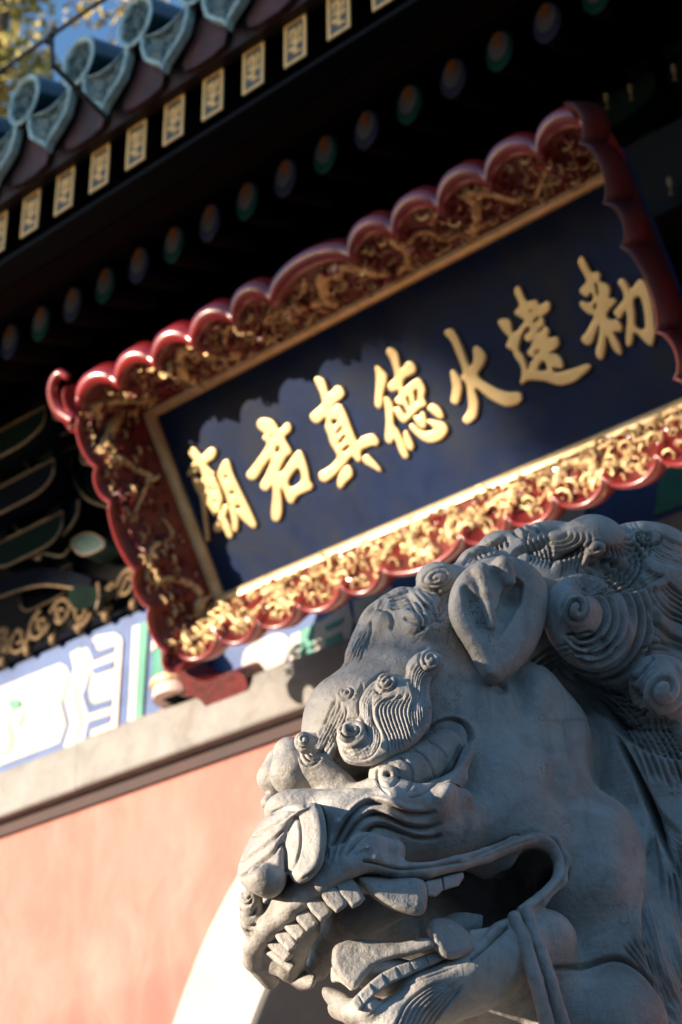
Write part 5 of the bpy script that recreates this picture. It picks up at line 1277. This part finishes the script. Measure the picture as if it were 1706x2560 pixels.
    # ------------------------------------------------ brows
    def near_brow():
        G = Field(E(560, 760, 215) - (330, 150, 330), E(560, 760, 215) + (330, 150, 330), 3.6)
        P = z1((735, 1500), (750, 1420), (800, 1365), (880, 1340), (880, 1240), (930, 1150), (1010, 1085), (1090, 1050), (1185, 1075), (1195, 1000), (1250, 935), (1330, 905), (1410, 930), (1440, 990), (1400, 1050), (1350, 1110), (1345, 1200), (1360, 1290), (1345, 1400), (1230, 1530), (1100, 1610), (1000, 1650), (900, 1660), (790, 1630))
        G.pillow(P, 226, 74, 50, **tilt(30))
        for (x, y, r, l) in ((1350, 968, 33, 262), (1062, 1112, 36, 264), (800, 1450, 36, 262)):
            G.ell(E(*z1((x, y))[0], l - 8), (r, r * .62, r), 18)
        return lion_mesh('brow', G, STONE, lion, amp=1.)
    near_brow()
    G = Field(E(290, 740, 40) - (260, 170, 260), E(290, 740, 40) + (260, 170, 260), 4.5)
    P = z1((490, 1560), (470, 1480), (520, 1440), (600, 1440), (650, 1360), (690, 1280), (745, 1200), (770, 1130), (850, 1105), (920, 1120), (920, 1180), (850, 1260), (800, 1290), (800, 1370), (760, 1450), (740, 1560), (700, 1640), (620, 1660), (540, 1640))
    G.pillow(P, 35, 50, 36, **tilt(42))
    G.ell(E(*z1((795, 1180))[0], 80), (34, 26, 34), 12); G.ell(E(*z1((530, 1510))[0], 80), (42, 30, 42), 12)
    lion_mesh('brow', G, STONE, lion)
    # ------------------------------------------------ eyes
    G = Field(E(610, 900, 240) - (260, 150, 190), E(610, 900, 240) + (260, 150, 190), 4.5)
    ez = [(1078, 474, 196, 74), (1150, 464, 204, 84), (1250, 424, 210, 88), (1350, 362, 208, 84), (1440, 294, 206, 70)]
    G.chain([(E(*z3((x, y))[0], l), r) for x, y, l, r in ez], 16)
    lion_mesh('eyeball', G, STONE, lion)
    G = Field(E(105, 930, -120) - (200, 170, 200), E(105, 930, -120) + (200, 170, 200), 6.)
    G.chain([(E(150, 868, -60), 58), (E(158, 945, -50), 76), (E(250, 930, -40), 80)], 16); lion_mesh('eye_bulge', G, STONE, lion, relief=False)
    G = Field(E(75, 960, -170) - (180, 150, 180), E(75, 960, -170) + (180, 150, 180), 6.)
    G.chain([(E(110, 900, -150), 46), (E(95, 958, -150), 60), (E(180, 960, -150), 50)], 12); G.chain([(E(70, 1050, -170), 24), (E(110, 1010, -170), 30)], 10); lion_mesh('eye_bulge', G, STONE, lion, relief=False)
    # ------------------------------------------------ nose
    G = Field(E(140, 1210, 40) - (300, 230, 280), E(140, 1210, 40) + (300, 230, 280), 5.)
    G.pillow(z3((95, 1130), (100, 1040), (170, 880), (270, 740), (400, 670), (520, 650), (560, 680), (470, 760), (420, 850), (405, 960), (408, 1120), (400, 1180), (350, 1250), (280, 1272), (200, 1240), (130, 1190)), 40, 90, 56, **tilt(62))
    G.ell(E(*z3((270, 1150))[0], 95), (70, 55, 62), 14)
    G.pillow(z3((430, 1115), (405, 1000), (400, 900), (430, 800), (500, 700), (590, 645), (640, 680), (670, 800), (668, 940), (640, 1060), (560, 1150), (480, 1170)), 158, 70, 40, k=22, **tilt(50))
    lion_mesh('nose', G, STONE, lion)
    # ------------------------------------------------ teeth
    def tooth(poly, l, T, r, name='tooth', h=4., phi=0, rel=False, dw=0.):
        c = np.mean(poly, 0); k_ = 1.; poly = [tuple(c + (np.array(p) - c) * k_) for p in poly];  R_ = np.abs(np.array(poly) - c).max() * 1.6 + T + 30
        G = Field(E(*c, l) - R_, E(*c, l) + R_, h); G.pillow(poly, l, T, r, **tilt(phi), dw=dw, smooth=3 if name == 'fang' else 1); return lion_mesh(name, G, STONE, lion, relief=rel)
    tooth(z5((875, 350), (950, 340), (1080, 355), (1200, 350), (1300, 365), (1330, 440), (1320, 560), (1270, 598), (1180, 585), (1060, 540), (960, 470), (900, 400)), 268, 40, 34, 'fang', phi=20)
    def peg(a, b, la, lb, r, name='tooth', r2=None):
        A = E(*a, la); B = E(*b, lb); mn = np.minimum(A, B) - r * 1.6 - 12; mx = np.maximum(A, B) + r * 1.6 + 12
        G = Field(mn, mx, 4.); d = (B - A); G.cone(A, r, B, r2 or r * .9, 4)
        n = d / np.linalg.norm(d); G.ell(B + n * r * 1.02, (r * 1.5, r * 1.5, r * .62), 8, sub=True) if False else None
        return lion_mesh(name, G, STONE, lion, relief=False, rough=.9)
    for (a, b, l_, r) in (((790, 392), (862, 492), 222, 34), ((690, 448), (752, 522), 194, 33), ((592, 498), (652, 578), 148, 32), ((500, 566), (560, 648), 90, 30), ((432, 638), (488, 710), 32, 28), ((374, 708), (432, 782), -18, 27), ((330, 778), (400, 850), -76, 25), ((330, 852), (420, 925), -112, 19)):
        q = np.array(z5(a, b)); d = q[1] - q[0]; d /= np.linalg.norm(d); n = np.array([-d[1], d[0]]); hw = r * 1.03
        A = q[0] - d * 26; B = q[1] + d * 20
        tooth([tuple(A - n * hw * .9), tuple(A + n * hw * .9), tuple((A + B) / 2 + n * hw * 1.04), tuple(B + n * hw * .86), tuple(B + d * 5), tuple(B - n * hw * .86), tuple((A + B) / 2 - n * hw * 1.04)], l_ - 2, 26, 15, phi=26 + (222 - l_) * .07)
    tooth(z5((285, 920), (320, 915), (400, 950), (500, 960), (590, 980), (605, 1020), (580, 1070), (520, 1080), (440, 1045), (350, 990)), -230, 38, 30, 'fang', phi=70)
    for q in ([(640, 1335), (700, 1320), (706, 1365), (680, 1388), (650, 1385)], [(702, 1318), (776, 1300), (780, 1320), (760, 1350), (708, 1366)]): tooth(q, 296, 22, 10)
    tooth([(645, 1510), (655, 1478), (690, 1465), (740, 1475), (790, 1510), (822, 1560), (800, 1600), (740, 1616), (700, 1606), (672, 1570)], 262, 38, 34, 'fang', phi=10)
    tooth([(790, 1560), (800, 1510), (870, 1500), (890, 1505), (860, 1540), (825, 1575)], 255, 22, 12)
    low = [((700, 1580), (640, 1600), (655, 1640), (715, 1612)), ((640, 1600), (585, 1622), (600, 1664), (655, 1640)), ((585, 1622), (535, 1640), (552, 1684), (600, 1664)), ((535, 1640), (485, 1664), (505, 1708), (552, 1684)), ((485, 1664), (440, 1700), (462, 1738), (505, 1708)), ((440, 1700), (398, 1742), (420, 1780), (462, 1738)), ((398, 1742), (370, 1768), (398, 1800), (420, 1780))]
    for i, q in enumerate(low):
        q = np.array(q, float); c = q.mean(0); tooth([tuple(c + (p_ - c) * 1.07) for p_ in q], 226 - 16 * i, 26, 10, phi=14 + 3 * i)
    tooth(z5((640, 1090), (660, 1065), (720, 1075), (800, 1110), (900, 1190), (890, 1240), (840, 1275), (760, 1250), (690, 1190), (650, 1130)), -40, 40, 34, 'fang', phi=60)
    # ------------------------------------------------ tongue
    G = Field(E(460, 1610, 80) - (420, 240, 260), E(460, 1610, 80) + (420, 240, 260), 6.)
    G.pillow(z5((705, 880), (720, 800), (780, 765), (900, 755), (1150, 775), (1330, 740), (1380, 800), (1250, 850), (1050, 900), (950, 970), (880, 1060), (840, 1080), (770, 1020), (715, 940)), 120, 60, 24, **tilt(30))
    G.chain([(E(*z5((1350, 760))[0], 90), 55), (E(*z5((1800, 600))[0], 60), 80)], 30)
    lion_mesh('tongue', G, STONE, lion, relief=False)
    G = Field(E(420, 1640, 10) - (260, 200, 200), E(420, 1640, 10) + (260, 200, 200), 7.)
    G.pillow(z5((700, 960), (712, 930), (780, 1010), (850, 1070), (830, 1090), (760, 1035), (705, 1035)), 20, 40, 10, **tilt(60)); lion_mesh('tongue_edge', G, STONE, lion, relief=False)
    # ------------------------------------------------ carved ribbon over the jaw
    G = Field(E(1060, 1700, 320) - (330, 140, 420), E(1060, 1700, 320) + (330, 140, 420), 6.)
    G.chain([(E(962, 1462, 300), 24), (E(1000, 1560, 320), 27), (E(1040, 1690, 325), 28), (E(1080, 1850, 300), 28), (E(1110, 2000, 270), 28)], 6)
    lion_mesh('ribbon', G, STONE, lion, relief=False)
    G = Field(E(1080, 1700, 320) - (330, 140, 420), E(1080, 1700, 320) + (330, 140, 420), 6.)
    G.chain([(E(1004, 1440, 304), 24), (E(1046, 1560, 322), 27), (E(1092, 1700, 325), 28), (E(1135, 1850, 300), 28), (E(1165, 2000, 270), 28)], 6)
    lion_mesh('ribbon', G, STONE, lion, relief=False)
    # ------------------------------------------------ seated body below the head, outside the picture
    G = Field((-2100, -620, -2700), (500, 620, -900), 34.)
    G.ell((-720, 0, -1500), (430, 400, 560), 80); G.ell((-1250, 0, -2000), (620, 430, 560), 120)
    for s_ in (1, -1):
        G.chain([((-480, 270 * s_, -1500), 190), ((-380, 280 * s_, -2100), 125), ((-330, 280 * s_, -2560), 120)], 60); G.chain([((-330, 280 * s_, -2580), 120), ((-120, 290 * s_, -2600), 110)], 40)
        G.chain([((-1450, 360 * s_, -2250), 260), ((-950, 430 * s_, -2400), 170), ((-900, 430 * s_, -2600), 120), ((-600, 430 * s_, -2620), 110)], 60)
    lion_mesh('body', G, STONE, lion, relief=False)
    # pedestal
    def fw(f, l, u): return img2world(flu2img(np.array([[f, l, u]])))[0]
    zt = fw(-800, 0, -2690)[2]; ctr = fw(-800, 0, -2690); fx = fw(200, 0, -2690) - fw(-800, 0, -2690); fx[2] = 0; fx /= np.linalg.norm(fx); lx = np.array([-fx[1], fx[0], 0])
    ped = thing('stone_pedestal', 'moulded grey stone pedestal carrying the guardian lion', 'pedestal', (ctr[0], ctr[1], 0))
    def slabp(hx, hy, z0, z1, nm):
        L = [ctr * (1, 1, 0) + fx * a * hx + lx * b * hy + np.array([0, 0, z0]) for a, b in ((-1, -1), (1, -1), (1, 1), (-1, 1))]
        v, f = prism(L, (0, 0, z1 - z0)); put(nm, v, f, STONE, ped)
    zt = zt + .02
    slabp(.56, .33, zt - .08, zt, 'top_slab'); slabp(.50, .28, zt - .14, zt - .08, 'neck_moulding'); slabp(.46, .25, .16, zt - .14, 'dado'); slabp(.54, .32, .0, .16, 'plinth')

build_lion()
